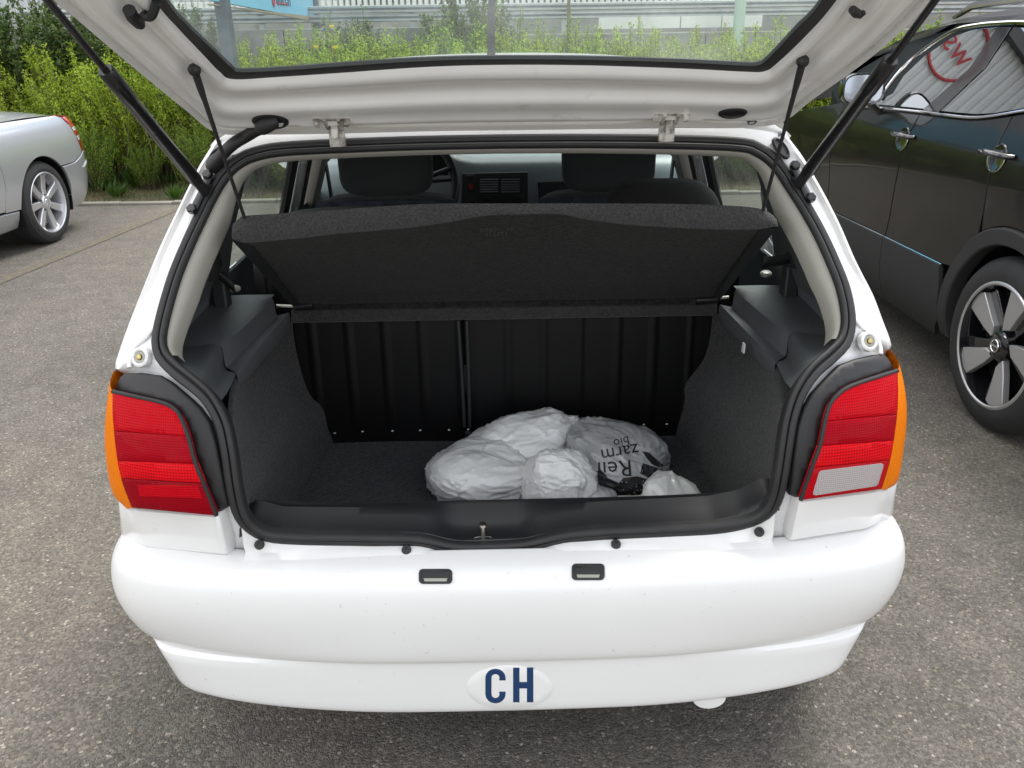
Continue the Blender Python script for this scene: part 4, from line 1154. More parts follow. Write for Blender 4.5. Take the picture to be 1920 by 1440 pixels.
bag((.185, .675, .50), (.075, .06, .14), 'dark_bag', 'bag_dark', 'dark translucent bag neck between the largest bag and the printed bag', 31, 1.3, .2, lev=4)
# lettering printed on the carrier bag, upside down for the viewer, laid onto its surface
base = ob.location
def print_on(vs2, fs2, cpx, rot_deg, sx, mt, nm, rise=.0016):
    ca, sa = math.cos(R(rot_deg)), math.sin(R(rot_deg)); out = []; ok = []
    for v in vs2:
        x, y = v.x * ca - v.y * sa, v.x * sa + v.y * ca
        d = ray(cpx[0] + x * sx, cpx[1] - y * sx).normalized()
        h = bv.ray_cast(CAM - V(base), d)
        if h[0] is None: out.append(V((0, 0, 0))); ok.append(False)
        else: out.append(h[0] - d * rise); ok.append(True)
    fs3 = [f for f in fs2 if all(ok[i] for i in f) and max((out[f[a]] - out[f[b]]).length for a, b in ((0, 1), (1, 2), (2, 0))) < .05]
    mb = MB().add(out, fs3); o = mb.build(nm, mt, None); o.parent = ob
    return o
for body, cpx, size, rd in (('Reif', (1152, 878), 44, 184), ('zarm', (1162, 848), 36, 190), ('bio', (1165, 828), 24, 194)):
    vs2, fs2 = text_mesh(body, size); vs2, fs2 = subdiv_tris(vs2, fs2, 3.0)
    print_on(vs2, fs2, cpx, rd, 1.0, 'print_black', 'lettering')
for lp in ([(1168, 896), (1195, 893), (1226, 902), (1216, 928), (1165, 932), (1146, 926)], [(1204, 846), (1216, 848), (1244, 872), (1238, 878), (1222, 870), (1212, 858)], [(1112, 888), (1126, 880), (1140, 896), (1160, 906), (1172, 916), (1150, 922), (1128, 912), (1116, 902)], [(1205, 868), (1242, 880), (1236, 893), (1215, 895), (1200, 888)], [(1130, 905), (1150, 912), (1146, 925), (1132, 920)]):
    cxm = sum(p[0] for p in lp) / len(lp); cym = sum(p[1] for p in lp) / len(lp)
    vs2 = [V((p[0] - cxm, -(p[1] - cym), 0)) for p in lp] + [V((0, 0, 0))]
    fs2 = [(i, (i + 1) % len(lp), len(lp)) for i in range(len(lp))]
    vs2, fs2 = subdiv_tris(vs2, fs2, 4.0)
    print_on(vs2, fs2, (cxm, cym), 0, 1.0, 'print_black', 'printed_picture', .0012)
# ================================================================== ground
def asphalt_mat():
    m, nt, b = nodes_of('asphalt'); N = nt.nodes; L = nt.links
    tc = N.new('ShaderNodeTexCoord')
    def vor(scale, feat='F1'):
        v = N.new('ShaderNodeTexVoronoi'); v.inputs['Scale'].default_value = scale; v.feature = feat; L.new(tc.outputs['Object'], v.inputs['Vector']); return v
    def noi(scale, det=5, rough=.6):
        v = N.new('ShaderNodeTexNoise'); v.inputs['Scale'].default_value = scale; v.inputs['Detail'].default_value = det; v.inputs['Roughness'].default_value = rough; L.new(tc.outputs['Object'], v.inputs['Vector']); return v
    def ramp(src, els):
        r_ = N.new('ShaderNodeValToRGB'); cr = r_.color_ramp
        while len(cr.elements) < len(els): cr.elements.new(.5)
        for e, (p, c) in zip(cr.elements, els): e.position = p; e.color = (*c, 1)
        L.new(src, r_.inputs['Fac']); return r_
    v1 = vor(135); v2 = vor(300)
    sp = N.new('ShaderNodeSeparateColor'); L.new(v1.outputs['Color'], sp.inputs['Color'])
    sp2 = N.new('ShaderNodeSeparateColor'); L.new(v2.outputs['Color'], sp2.inputs['Color'])
    stone = ramp(sp.outputs['Red'], [(0, (.098, .093, .083)), (.45, (.150, .143, .129)), (.75, (.185, .177, .160)), (.92, (.22, .21, .188)), (.97, (.26, .23, .185)), (1.0, (.42, .40, .37))])
    fine = ramp(sp2.outputs['Green'], [(0, (.078, .074, .066)), (.6, (.150, .143, .129)), (.95, (.195, .186, .168)), (1.0, (.36, .345, .32))])
    big = noi(.55, 5); mid = noi(7, 4)
    # stones show where the binder has worn off
    edge = ramp(v1.outputs['Distance'], [(.0, (1, 1, 1)), (.52, (1, 1, 1)), (.78, (0, 0, 0))])
    mx = N.new('ShaderNodeMix'); mx.data_type = 'RGBA'; L.new(edge.outputs['Color'], mx.inputs['Factor']); L.new(fine.outputs['Color'], mx.inputs['A']); L.new(stone.outputs['Color'], mx.inputs['B'])
    tint = ramp(big.outputs['Fac'], [(.30, (.76, .74, .70)), (.46, (.98, .96, .93)), (.58, (1.04, 1.0, .94)), (.72, (1.22, 1.17, 1.08))])
    mu = N.new('ShaderNodeMix'); mu.data_type = 'RGBA'; mu.blend_type = 'MULTIPLY'; mu.inputs['Factor'].default_value = 1; L.new(mx.outputs['Result'], mu.inputs['A']); L.new(tint.outputs['Color'], mu.inputs['B'])
    t2 = ramp(mid.outputs['Fac'], [(.3, (.85, .85, .85)), (.7, (1.15, 1.14, 1.12))])
    m2 = N.new('ShaderNodeMix'); m2.data_type = 'RGBA'; m2.blend_type = 'MULTIPLY'; m2.inputs['Factor'].default_value = 1; L.new(mu.outputs['Result'], m2.inputs['A']); L.new(t2.outputs['Color'], m2.inputs['B'])
    L.new(m2.outputs['Result'], b.inputs['Base Color'])
    b.inputs['Roughness'].default_value = .82
    b.inputs['Specular IOR Level'].default_value = .35
    ad = N.new('ShaderNodeMath'); ad.operation = 'ADD'
    L.new(v1.outputs['Distance'], ad.inputs[0]); L.new(v2.outputs['Distance'], ad.inputs[1])
    bu = N.new('ShaderNodeBump'); bu.inputs['Strength'].default_value = .9; bu.inputs['Distance'].default_value = .004; bu.invert = True
    L.new(ad.outputs['Value'], bu.inputs['Height']); L.new(bu.outputs['Normal'], b.inputs['Normal'])
    return m
asphalt_mat()
mat('soil', (.085, .070, .042), rough=.95, var=.4, vscale=5, bump=.8, bscale=60, dirt=((.05, .075, .02), 2.2, .45, .62, .8))
mat('terrace_soil', (.10, .10, .07), rough=.95, var=.4, vscale=1.2)
mat('concrete', (.30, .295, .275), rough=.85, var=.18, vscale=2.5, bump=.3, bscale=60, dirt=((.12, .12, .10), 3.0, .5, .75, .7))
mat('concrete_pale', (.25, .235, .195), rough=.85, var=.15, vscale=6, bump=.3, bscale=80)
mat('galvanised', (.42, .44, .45), rough=.42, metal=.6, var=.12, vscale=8)
mat('white_block', (.72, .72, .70), rough=.7, var=.1, vscale=3)
mat('facade_grey', (.20, .205, .21), rough=.7, var=.06, vscale=1)
mat('facade_dark', (.085, .088, .092), rough=.6, var=.1, vscale=1)
mat('corrugated', (.58, .60, .60), rough=.5, metal=.2, var=.05, vscale=.6)
mat('corrugated_dark', (.10, .105, .11), rough=.5, metal=.2)
mat('window_frame_white', (.70, .72, .73), rough=.45)
mat('window_frame_beige', (.50, .45, .38), rough=.5)
mat('pale_green_steel', (.46, .58, .50), rough=.45, var=.05, vscale=6)
mat('post_steel', (.10, .125, .15), rough=.45, metal=.3, var=.2, vscale=9)
mat('board_blue', (.20, .52, .74), rough=.4)
mat('board_frame', (.30, .27, .20), rough=.5)
mat('dot_pink', (.55, .02, .10), rough=.4)
mat('ring_red', (.40, .03, .04), rough=.5)
mat('pane_dark', (.035, .042, .045), rough=.06, coat=1.0)
mat('line_paint', (.155, .132, .085), rough=.85, var=.25, vscale=60, dirt=((.085, .080, .070), 30, .42, .60, 1.0))
def leaf_mat(name, c1, c2, c3, trans=.35):
    m, nt, b = nodes_of(name); N = nt.nodes; L = nt.links
    g = N.new('ShaderNodeNewGeometry'); oi = N.new('ShaderNodeObjectInfo')
    r_ = N.new('ShaderNodeValToRGB'); cr = r_.color_ramp; cr.elements.new(.5)
    for e, (p, c) in zip(cr.elements, ((0, c1), (.55, c2), (1, c3))): e.position = p; e.color = (*c, 1)
    L.new(g.outputs['Random Per Island'], r_.inputs['Fac'])
    hs = N.new('ShaderNodeHueSaturation'); L.new(r_.outputs['Color'], hs.inputs['Color'])
    mr = N.new('ShaderNodeMapRange'); mr.inputs['To Min'].default_value = .78; mr.inputs['To Max'].default_value = 1.22; L.new(oi.outputs['Random'], mr.inputs['Value']); L.new(mr.outputs['Result'], hs.inputs['Value'])
    L.new(hs.outputs['Color'], b.inputs['Base Color']); b.inputs['Roughness'].default_value = .45; b.inputs['Specular IOR Level'].default_value = .35
    t = N.new('ShaderNodeBsdfTranslucent'); L.new(hs.outputs['Color'], t.inputs['Color'])
    x = N.new('ShaderNodeMixShader'); x.inputs['Fac'].default_value = trans
    L.new(b.outputs['BSDF'], x.inputs[1]); L.new(t.outputs['BSDF'], x.inputs[2]); L.new(x.outputs['Shader'], N['Material Output'].inputs['Surface'])
    return m
leaf_mat('leaf_light', (.17, .25, .018), (.30, .42, .03), (.46, .56, .08), .55)
leaf_mat('leaf_mid', (.10, .17, .02), (.17, .28, .03), (.26, .38, .05), .5)
leaf_mat('leaf_dark', (.065, .105, .032), (.11, .17, .05), (.16, .23, .08), .5)
leaf_mat('leaf_olive', (.05, .06, .02), (.09, .11, .035), (.15, .16, .06))
leaf_mat('grass_dry', (.12, .10, .035), (.20, .17, .065), (.10, .14, .03), .25)
leaf_mat('grass_green', (.035, .085, .012), (.07, .15, .02), (.12, .21, .035), .3)
mat('stem', (.10, .075, .045), rough=.9)
mat('stem_dry', (.22, .18, .11), rough=.9)
mat('petal_yellow', (.75, .55, .02), rough=.6)

KY = 6.84
gr = MB().loft([[V((x, y, -.012)) for x in (-300, -60, -15, 0, 15, 60, 300)] for y in (-300, -40, 0, KY, 11, 60, 400)]).build('ground', 'soil'); struct(gr)
lot = MB().loft([[V((x, y, 0)) for x in (-45, -10, 0, 10, 45)] for y in (-35, -4, 0, 4, KY)]).build('parking_lot', 'asphalt'); struct(lot)
# pale edging stones, one after the other, along the edge of the lot
kerb = MB().box((0, KY + .075, -.06), (90, .10, .11)).build('kerb', 'concrete_pale'); struct(kerb)
kst = None
for i in range(34):
    x = -9.0 + i * .505
    if kst is None:
        kst = MB().box((0, 0, 0), (.498, .09, .10)).build('kerb_stone', 'concrete_pale', kerb, bevel=.008); o = kst
    else:
        o = kst.copy(); col.objects.link(o)
    o.parent = kerb; o.location = (x, KY + .065 + random.uniform(-.006, .006), -.024 + random.uniform(-.004, .006)); o.rotation_euler = (0, 0, R(random.uniform(-.8, .8)))
# faded ochre bay line
a, b = atZ(0, 527, .004), atZ(332, 391, .004); d = (b - a).normalized(); nn = V((d.y, -d.x, 0))
a = a - d * 3.0; b = b + d * .1
ln = MB().loft([[a.lerp(b, i / 40) + nn * (s * .05 + .004 * noise.noise(V((i * .7, s, 0)))) for s in (-1, 0, 1)] for i in range(41)]).build('bay_line', 'line_paint'); struct(ln)

# ================================================================== verge, hedge and bushes
def leafmesh(name, leaves, m):
    vs = []; fs = []
    for (p, d, n, L_, W) in leaves:
        s = d.cross(n)
        if s.length < 1e-5: continue
        s.normalize(); o = len(vs)
        vs += [p, p + d * (L_ * .45) + s * (W * .5) + n * (L_ * .06), p + d * L_ - n * (L_ * .10), p + d * (L_ * .45) - s * (W * .5) + n * (L_ * .06)]
        fs += [(o, o + 1, o + 2), (o, o + 2, o + 3)]
    me = bpy.data.meshes.new(name); me.from_pydata(vs, [], fs)
    me.materials.append(MATS[m])
    return me
def rnd(a, b): return random.uniform(a, b)
def rvec():
    while True:
        v = V((rnd(-1, 1), rnd(-1, 1), rnd(-1, 1)))
        if .05 < v.length < 1: return v.normalized()
def shrub_meshes(name, h, rad, nst, nleaf, ls, m, lean=.35, tip=.9, seed=1):
    random.seed(seed)
    leaves = []; stems = MB()
    for k in range(nst):
        a = rnd(0, 6.283); r0 = rad * .35 * math.sqrt(rnd(0, 1)); r1 = rad * math.sqrt(rnd(.05, 1)); hh = h * (1 - .35 * (r1 / rad) ** 2) * rnd(.72, 1.0)
        b0 = V((math.cos(a) * r0, math.sin(a) * r0, 0)); a2 = a + rnd(-.5, .5)
        b2 = V((math.cos(a2) * r1, math.sin(a2) * r1, hh)); b1 = b0.lerp(b2, .5) + V((0, 0, hh * .12)) + rvec() * .06
        pts = [b0 * (1 - t) ** 2 + b1 * (2 * t * (1 - t)) + b2 * t * t for t in [i / 6 for i in range(7)]]
        stems.tube(pts, [.007, .0065, .006, .005, .004, .003, .0015], 4, caps=False)
        for q in range(nleaf):
            t = rnd(.08, 1.0) ** .75
            c = b0 * (1 - t) ** 2 + b1 * (2 * t * (1 - t)) + b2 * t * t
            spread = rad * .22 * (1.05 - .75 * t)
            p = c + rvec() * spread * rnd(.1, 1)
            if p.z < .02: continue
            out = V((p.x, p.y, 0)); out = out.normalized() if out.length > .01 else V((1, 0, 0))
            d = (rvec() * .8 + out * .45 + V((0, 0, rnd(-.1, .7)))).normalized()
            n = (V((0, 0, 1)) + rvec() * .5).normalized()
            leaves.append((p, d, n, ls * rnd(.6, 1.25), ls * rnd(.35, .55)))
    me = leafmesh(name + '_leaves', leaves, m)
    return me, stems
SHR = {}
def proto(key, *a, **k):
    me, st = shrub_meshes(key, *a, **k)
    sm = bpy.data.meshes.new(key + '_stems'); sm.from_pydata(st.v, [], st.f); sm.materials.append(MATS['stem'])
    SHR[key] = (me, sm)
proto('light_a', 1.42, .62, 46, 130, .040, 'leaf_light', seed=11)
proto('light_b', 1.55, .58, 44, 130, .042, 'leaf_light', seed=12)
proto('light_c', 1.15, .62, 44, 110, .036, 'leaf_light', seed=13)
proto('mid_a', 1.62, .66, 46, 130, .045, 'leaf_mid', seed=14)
proto('mid_b', 1.40, .62, 44, 120, .042, 'leaf_mid', seed=15)
proto('dark_a', 2.3, .80, 70, 260, .066, 'leaf_dark', seed=16)
proto('dark_b', 2.0, .85, 66, 250, .064, 'leaf_dark', seed=17)
proto('olive_a', 1.3, .60, 46, 80, .040, 'leaf_olive', seed=18)
def put(key, x, y, z, s, label, group, nm='shrub', sz=1.0):
    o = thing(nm, label, 'shrub', (x, y, z), group, offset=False)
    o.rotation_euler = (0, 0, rnd(0, 6.28)); o.scale = (s, s, s * sz)
    for part, me in (('foliage', SHR[key][0]), ('stems', SHR[key][1])):
        c = bpy.data.objects.new(part, me); col.objects.link(c); c.parent = o
    return o
random.seed(99)
LBL = {'light': ('bright green leafy shrub in the hedge behind the dry verge', 'bright green shrubs of the hedge'), 'mid': ('mid green shrub standing in the second row of the hedge', 'mid green shrubs of the hedge'), 'dark': ('tall dark green bush behind the hedge, in front of the concrete wall', 'dark bushes behind the hedge'), 'olive': ('thin olive shrub growing above the hedge in front of the guard rail', 'olive shrubs above the hedge')}
x = -6.6
while x < 7.2:
    if -2.6 < x < 2.6 and False: pass
    k = random.choice(['light_a', 'light_b', 'light_c', 'light_a'])
    put(k, x, rnd(8.15, 8.55), -.01, rnd(.88, 1.08), *LBL['light'])
    x += rnd(.40, .52)
x = -6.8
while x < 7.4:
    k = random.choice(['mid_a', 'light_b', 'light_b', 'light_a'])
    put(k, x, rnd(8.9, 9.4), -.01, rnd(1.02, 1.16), *(LBL['mid'] if k[0] == 'm' else LBL['light']))
    x += rnd(.50, .70)
for x, y, s, k in ((-7.0, 9.9, .9, 'dark_a'), (-6.3, 10.1, .95, 'dark_b'), (-5.75, 9.8, 1.0, 'dark_a'), (-5.2, 10.2, 1.0, 'dark_b'), (-4.75, 9.75, .98, 'dark_a'), (-4.3, 10.1, 1.0, 'dark_b'), (-3.95, 9.9, .90, 'dark_a'), (-1.95, 10.7, .82, 'dark_a'), (-.35, 10.6, .98, 'dark_a'), (.25, 10.4, .9, 'mid_b'), (1.55, 10.6, .95, 'olive_a'), (1.75, 10.5, .72, 'dark_b'), (3.75, 10.3, .98, 'light_b'), (4.15, 10.6, .95, 'mid_a'), (4.7, 10.4, .8, 'mid_a'), (-1.25, 10.3, .95, 'mid_a'), (.8, 10.2, .95, 'olive_a'), (2.6, 10.2, .95, 'olive_a'), (5.6, 10.4, .8, 'dark_b'), (6.4, 10.4, .8, 'dark_b')):
    put(k, x, y, -.01, s, *LBL[k.split('_')[0]])
x = -6.3
while x < 6.5:
    put(random.choice(['light_c', 'mid_b', 'olive_a', 'light_c']), x, rnd(7.62, 7.9), -.01, rnd(.36, .58), 'low weedy shrub at the front foot of the hedge', 'low weeds at the foot of the hedge')
    x += rnd(.38, .62)
x = -2.9
while x < 4.6:
    put(random.choice(['light_b', 'light_a', 'light_b', 'mid_a']), x, rnd(9.55, 9.85), -.01, rnd(1.08, 1.22), 'bright green leafy shrub in the hedge behind the dry verge', 'bright green shrubs of the hedge')
    x += rnd(.30, .42)
x = -2.7
while x < 4.4:
    put(random.choice(['light_b', 'light_a']), x, rnd(8.75, 9.1), -.01, rnd(.98, 1.08), 'bright green leafy shrub in the hedge behind the dry verge', 'bright green shrubs of the hedge')
    x += rnd(.32, .46)
# grass of the verge: uncountable blades
random.seed(5)
def blades(name, n, area, hmin, hmax, m, wdt=.006):
    lv = []
    for _ in range(n):
        x, y = area()
        d = (V((rnd(-.55, .55), rnd(-.55, .55), 1))).normalized(); nn_ = V((rnd(-1, 1), rnd(-1, 1), .1)).normalized()
        lv.append((V((x, y, -.012)), d, nn_, rnd(hmin, hmax), wdt * rnd(.7, 1.5)))
    o = bpy.data.objects.new(name, leafmesh(name, lv, m)); col.objects.link(o); o['kind'] = 'stuff'
    return o
def verge():
    while True:
        x, y = rnd(-7, 7), rnd(KY + .13, 8.6)
        if noise.noise(V((x * 1.3, y * 1.3, 0))) + (y - KY) * .35 > rnd(-.2, .75): return x, y
tag(blades('dry_grass', 14000, verge, .02, .075, 'grass_dry'), 'thin dry grass on the verge behind the edging stones', 'grass')
tag(blades('green_grass', 4500, lambda: next((x, y) for x, y in iter(verge, None) if y > 7.8 + .5 * noise.noise(V((x, 3, 0)))), .05, .20, 'grass_green'), 'green grass and weeds at the foot of the hedge', 'grass')
# single tufts standing out on the verge
tuft_me = None
for i, (px, py) in enumerate(((262, 350), (330, 372), (222, 368), (190, 355))):
    c = atZ(px, py, 0)
    lv = []
    for _ in range(130 if i == 0 else 60):
        a = rnd(0, 6.28); t = rnd(0, 1)
        d = V((math.cos(a) * (.15 + .75 * t), math.sin(a) * (.15 + .75 * t), 1)).normalized()
        lv.append((V((math.cos(a) * .04 * t, math.sin(a) * .04 * t, 0)), d, V((-d.z, 0, d.x)).normalized() + rvec() * .2, rnd(.14, .30) * (1 if i == 0 else .6), .010))
    o = bpy.data.objects.new('grass_tuft', leafmesh('grass_tuft', lv, 'grass_green')); col.objects.link(o); o.location = (c.x, c.y, -.008)
    tag(o, 'lush green grass tuft on the dry verge' if i == 0 else 'small grass tuft on the dry verge near the edging stones', 'grass tuft', None if i == 0 else 'small grass tufts on the verge')
# dry stalks and yellow flowers in the hedge
random.seed(21)
for i in range(16):
    x, y = rnd(-5.2, -2.2), rnd(7.75, 8.2); h = rnd(.5, 1.1)
    p = V((x, y, -.012)); q = p + V((rnd(-.2, .2), rnd(-.1, .1), h))
    o = MB().tube([p, p.lerp(q, .5) + V((.02, 0, 0)), q], [.005, .004, .002], 5).build('dry_stalk', 'stem_dry')
    tag(o, 'dry pale stalk leaning in front of the hedge', 'stalk', 'dry stalks before the hedge')
for px, py in ((622, 52), (628, 91), (593, 90)):
    c = atY(px, py, 8.7); mb = MB(); mb.tube([V((c.x, c.y, c.z - .35)), c], [.003, .002], 5)
    t = thing('flower', 'yellow flower on a thin stalk above the hedge', 'flower', (c.x, c.y, c.z - .35), 'yellow flowers in the hedge', offset=True)
    mb.build('stalk', 'stem', t)
    MB().loft([[c + V((math.cos(a) * r_, math.sin(a) * r_ * .5, h)) for a in [q * math.pi / 4 for q in range(8)]] for r_, h in ((.004, -.01), (.03, .015), (.026, .028), (.004, .02))], True).build('petals', 'petal_yellow', t)

# ================================================================== beyond the hedge: wall, terrace, rail, buildings
TZ = 1.45
terr = MB().loft([[V((x, y, z)) for x in (-120, -20, 0, 20, 120)] for y, z in ((11.62, .2), (11.62, TZ), (14, TZ + .02), (30, TZ + .05), (120, TZ + .1))]).build('terrace', 'terrace_soil'); struct(terr)
wl = thing('retaining_wall', 'weathered concrete retaining wall behind the hedge', 'wall', (0, 11.45, 0))
for i in range(14):
    x0 = -21 + i * 3.0; h = 1.58 if x0 < -2 else 1.46
    MB().box((x0 + 1.5, 11.52, h / 2), (2.985, .16, h)).build('wall_slab', 'concrete', wl, bevel=.01)
grl = thing('guard_rail', 'galvanised guard rail on posts along the top of the wall', 'guard rail', (0, 13.0, TZ))
for zz in (1.735, 1.86):
    prof = [(0, -.055), (-.03, -.045), (-.03, -.02), (.0, 0), (-.03, .02), (-.03, .045), (0, .055)]
    MB().loft([[V((x, 13.0 + dy, zz + dz)) for dy, dz in prof] for x in (-22, -8, 0, 8, 22)]).build('rail_beam', 'galvanised', grl, solid=.004)
for i in range(18):
    MB().box((-20.5 + i * 2.4, 13.06, TZ + .22), (.09, .06, .46)).build('rail_post', 'galvanised', grl)
# row of white kerb blocks in front of the building
blk = None
for i in range(165):
    x = -6.5 + i * .122
    if blk is None: blk = MB().box((0, 0, .06), (.078, .06, .12)).build('white_block', 'white_block', None, bevel=.01); o = blk
    else: o = blk.copy(); col.objects.link(o)
    o.location = (x, 17.0, TZ + .565); tag(o, 'short white block in the even row along the foot of the grey building', 'block', 'white blocks along the building')
pl = MB().box((3.5, 17.3, TZ + .28), (22, 1.0, .56)).build('plinth', 'concrete'); tag(pl, 'long low concrete plinth carrying the row of white blocks', 'plinth')
for i in range(4):
    MB().box((1.85 + i * .62, 12.2, 1.60), (.60, .03, .16)).build('white_panel', 'white_block', wl)
bd = thing('office_building', 'long grey building with white framed windows beyond the guard rail', 'building', (4, 20, TZ))
MB().box((6.75, 20.3, 4.6), (20.5, 4, 7.0)).build('wall', 'facade_grey', bd)
def window(par, x0, x1, z0, z1, y, fm, nm='window', bars=1):
    mb = MB(); w = .07
    for (a, b_, c, d_) in ((x0, x1, z0, z0 + w), (x0, x1, z1 - w, z1), (x0, x0 + w, z0 + w, z1 - w), (x1 - w, x1, z0 + w, z1 - w)):
        mb.box(((a + b_) / 2, y, (c + d_) / 2), (b_ - a, .08, d_ - c))
    o = mb.build(nm, fm, par)
    MB().box(((x0 + x1) / 2, y + .03, (z0 + z1) / 2), (x1 - x0 - .1, .02, z1 - z0 - .1)).build('pane', 'pane_dark', o)
    MB().box(((x0 + x1) / 2, y - .05, z0 - .03), (x1 - x0 + .06, .16, .05)).build('sill', fm, o)
    return o
for i in range(5):
    window(bd, 4.55 + i * 1.42, 5.85 + i * 1.42, 2.08, 3.4, 18.26, 'window_frame_white')
for i in range(6):
    window(bd, 2.6 + i * 2.2, 4.5 + i * 2.2, 4.7, 6.3, 18.26, 'window_frame_white')
for i in range(4):
    MB().box((-2.45 + i * 1.75, 18.27, 2.75), (1.68, .06, 1.20)).build('glazing_panel', 'pane_dark', bd)
MB().box((4.12, 18.2, 3.2), (.34, .2, 3.2)).build('corner_column', 'window_frame_white', bd)
bd2 = thing('dark_building', 'dark grey building with a beige framed window beyond the black car', 'building', (19, 18, TZ))
MB().box((19.5, 19.0, 4.0), (14, 4, 6.0)).build('wall', 'facade_dark', bd2)
window(bd2, 14.05, 15.45, 2.12, 3.3, 16.97, 'window_frame_beige'); window(bd2, 17.0, 18.4, 2.12, 3.2, 16.97, 'window_frame_beige')
MB().box((16.2, 16.95, 2.35), (.40, .08, .55)).build('notice_board', 'board_frame', bd2)
# corrugated hall to the left, with a dark window band and a round red sign
hl = thing('corrugated_hall', 'pale corrugated industrial hall with a dark band and round red sign', 'building', (-18, 26, TZ))
def corr(x0, x1, z0, z1, y, m, nm, pitch=.30, depth=.06):
    xs = []; x = x0; k = 0
    while x < x1:
        for dx, d in ((0, 0), (.10, 0), (.14, depth), (.26, depth)): xs.append((x + dx, d))
        x += pitch
    MB().loft([[V((a, y - d, z)) for a, d in xs] for z in (z0, z1)]).build(nm, m, hl, smooth=False)
corr(-42, -5, TZ, 5.2, 25.9, 'corrugated', 'cladding'); corr(-42, -5, 6.6, 11.0, 25.9, 'corrugated', 'cladding')
MB().box((-23.5, 26.0, 5.9), (37, .1, 1.42)).build('window_band', 'corrugated_dark', hl)
MB().box((-23.5, 30.2, 5.5), (36.9, 8, 10.6)).build('wall', 'corrugated', hl)
MB().box((-23.5, 30, 11.1), (37.6, 9, .35)).build('roof', 'corrugated_dark', hl)
mb = MB(); sc = V((-6.9, 25.78, 9.7))
for k in range(48):
    a0, a1 = 2 * math.pi * k / 48, 2 * math.pi * (k + 1) / 48
    mb.add([sc + V((math.cos(a) * r_, 0, math.sin(a) * r_)) for a, r_ in ((a0, .95), (a1, .95), (a1, .86), (a0, .86))], [(0, 1, 2, 3)])
mb.build('sign_ring', 'ring_red', hl, solid=.03)
vs, fs = text_mesh('ws', 1.0)
MB().add([sc + V((v.x, -.01, v.y)) for v in vs], fs).build('sign_letters', 'ring_red', hl)

# billboard on two steel posts, seen through the tailgate glass
P1, P2 = atZ(432, 300, 0), None
y1, y2 = 8.0, 13.6
A = atY(424, 60, y1); Bq = atY(594, 60, y2)
bb = thing('billboard', 'pale blue billboard on two grey steel posts above the hedge', 'billboard', (A.x, A.y, 0))
for q in (A, Bq):
    MB().box((q.x, q.y, 2.2), (.135, .135, 4.4)).build('post', 'post_steel', bb, bevel=.012)
zb = atY(405, 3, y1).z
L0 = V((A.x, A.y - .09, 0)); L1 = V((Bq.x, Bq.y - .09, 0)); dd = (L1 - L0).normalized(); ee = V((0, 0, 1)); nb = V((dd.y, -dd.x, 0))
zbot = (atY(412, 3, y1).z + atY(596, 36, y2).z) / 2
ZT = (atY(412, 3, y1).z - zbot, atY(596, 36, y2).z - zbot); L0 = L0 - dd * .25; L1 = L1 + dd * .04
def slab(u0, u1, z0, z1, off, th, nm, m):
    a_ = L0.lerp(L1, u0) + nb * off; b_ = L0.lerp(L1, u1) + nb * off; da, db = ZT
    MB().prism([a_ + ee * (z0 + da), b_ + ee * (z0 + db), b_ + ee * z1, a_ + ee * z1], -nb * th).build(nm, m, bb, smooth=False)
slab(0, 1, zbot, zbot + 2.4, .0, .05, 'board', 'board_blue')
slab(0, 1, zbot - .03, zbot - .001, .006, .06, 'board_edge', 'board_frame')
# pink dot and dark lettering at the foot of the board
def onboard(px, py):
    d = ray(px, py); t = (L0 - CAM).dot(nb) / d.dot(nb); return CAM + d * t
c = onboard(512, -1) + nb * .008
disc(c, nb, .085, .085, 0, ((1, -.004), (1, .002), (0, .002))).build('board_dot', 'dot_pink', bb)
vs, fs = text_mesh('auren', .42); c = onboard(530, -9) + nb * .006
MB().add([c + dd * v.x + ee * v.y for v in vs], fs).build('board_lettering', 'print_black', bb)
a_ = onboard(519, 6) + nb * .006; b_ = onboard(538, 8) + nb * .006
MB().tube([a_, b_], .008, 4).build('board_underline', 'dot_pink', bb)
# pale green lamp post
q = atY(1384, 60, 10.9)
lp = thing('lamp_post', 'pale green steel lamp post rising out of the hedge', 'lamp post', (q.x, q.y, 0))
MB().tube([V((q.x, q.y, -.01)), V((q.x, q.y, 2.2)), V((q.x, q.y, 4.8))], [.085, .075, .055], 14).build('pole', 'pale_green_steel', lp)
MB().tube([V((q.x, q.y, 4.75)), V((q.x, q.y - .3, 4.95)), V((q.x, q.y - .8, 5.0))], [.05, .045, .05], 10).build('lamp_head', 'pale_green_steel', lp)
# thin bare sapling
q = atY(1066, 60, 10.2)
sp_t = thing('sapling', 'thin pale sapling stem standing alone before the guard rail', 'tree', (q.x, q.y, 0))
MB().tube([V((q.x, q.y, -.01)), V((q.x + .01, q.y, 1.1)), V((q.x - .01, q.y, 2.6))], [.035, .03, .012], 8).build('trunk', 'stem_dry', sp_t)
c_ = bpy.data.objects.new('crown', SHR['olive_a'][0]); col.objects.link(c_); c_.parent = sp_t; c_.location = (0, 0, 1.9); c_.scale = (.7, .7, .7)

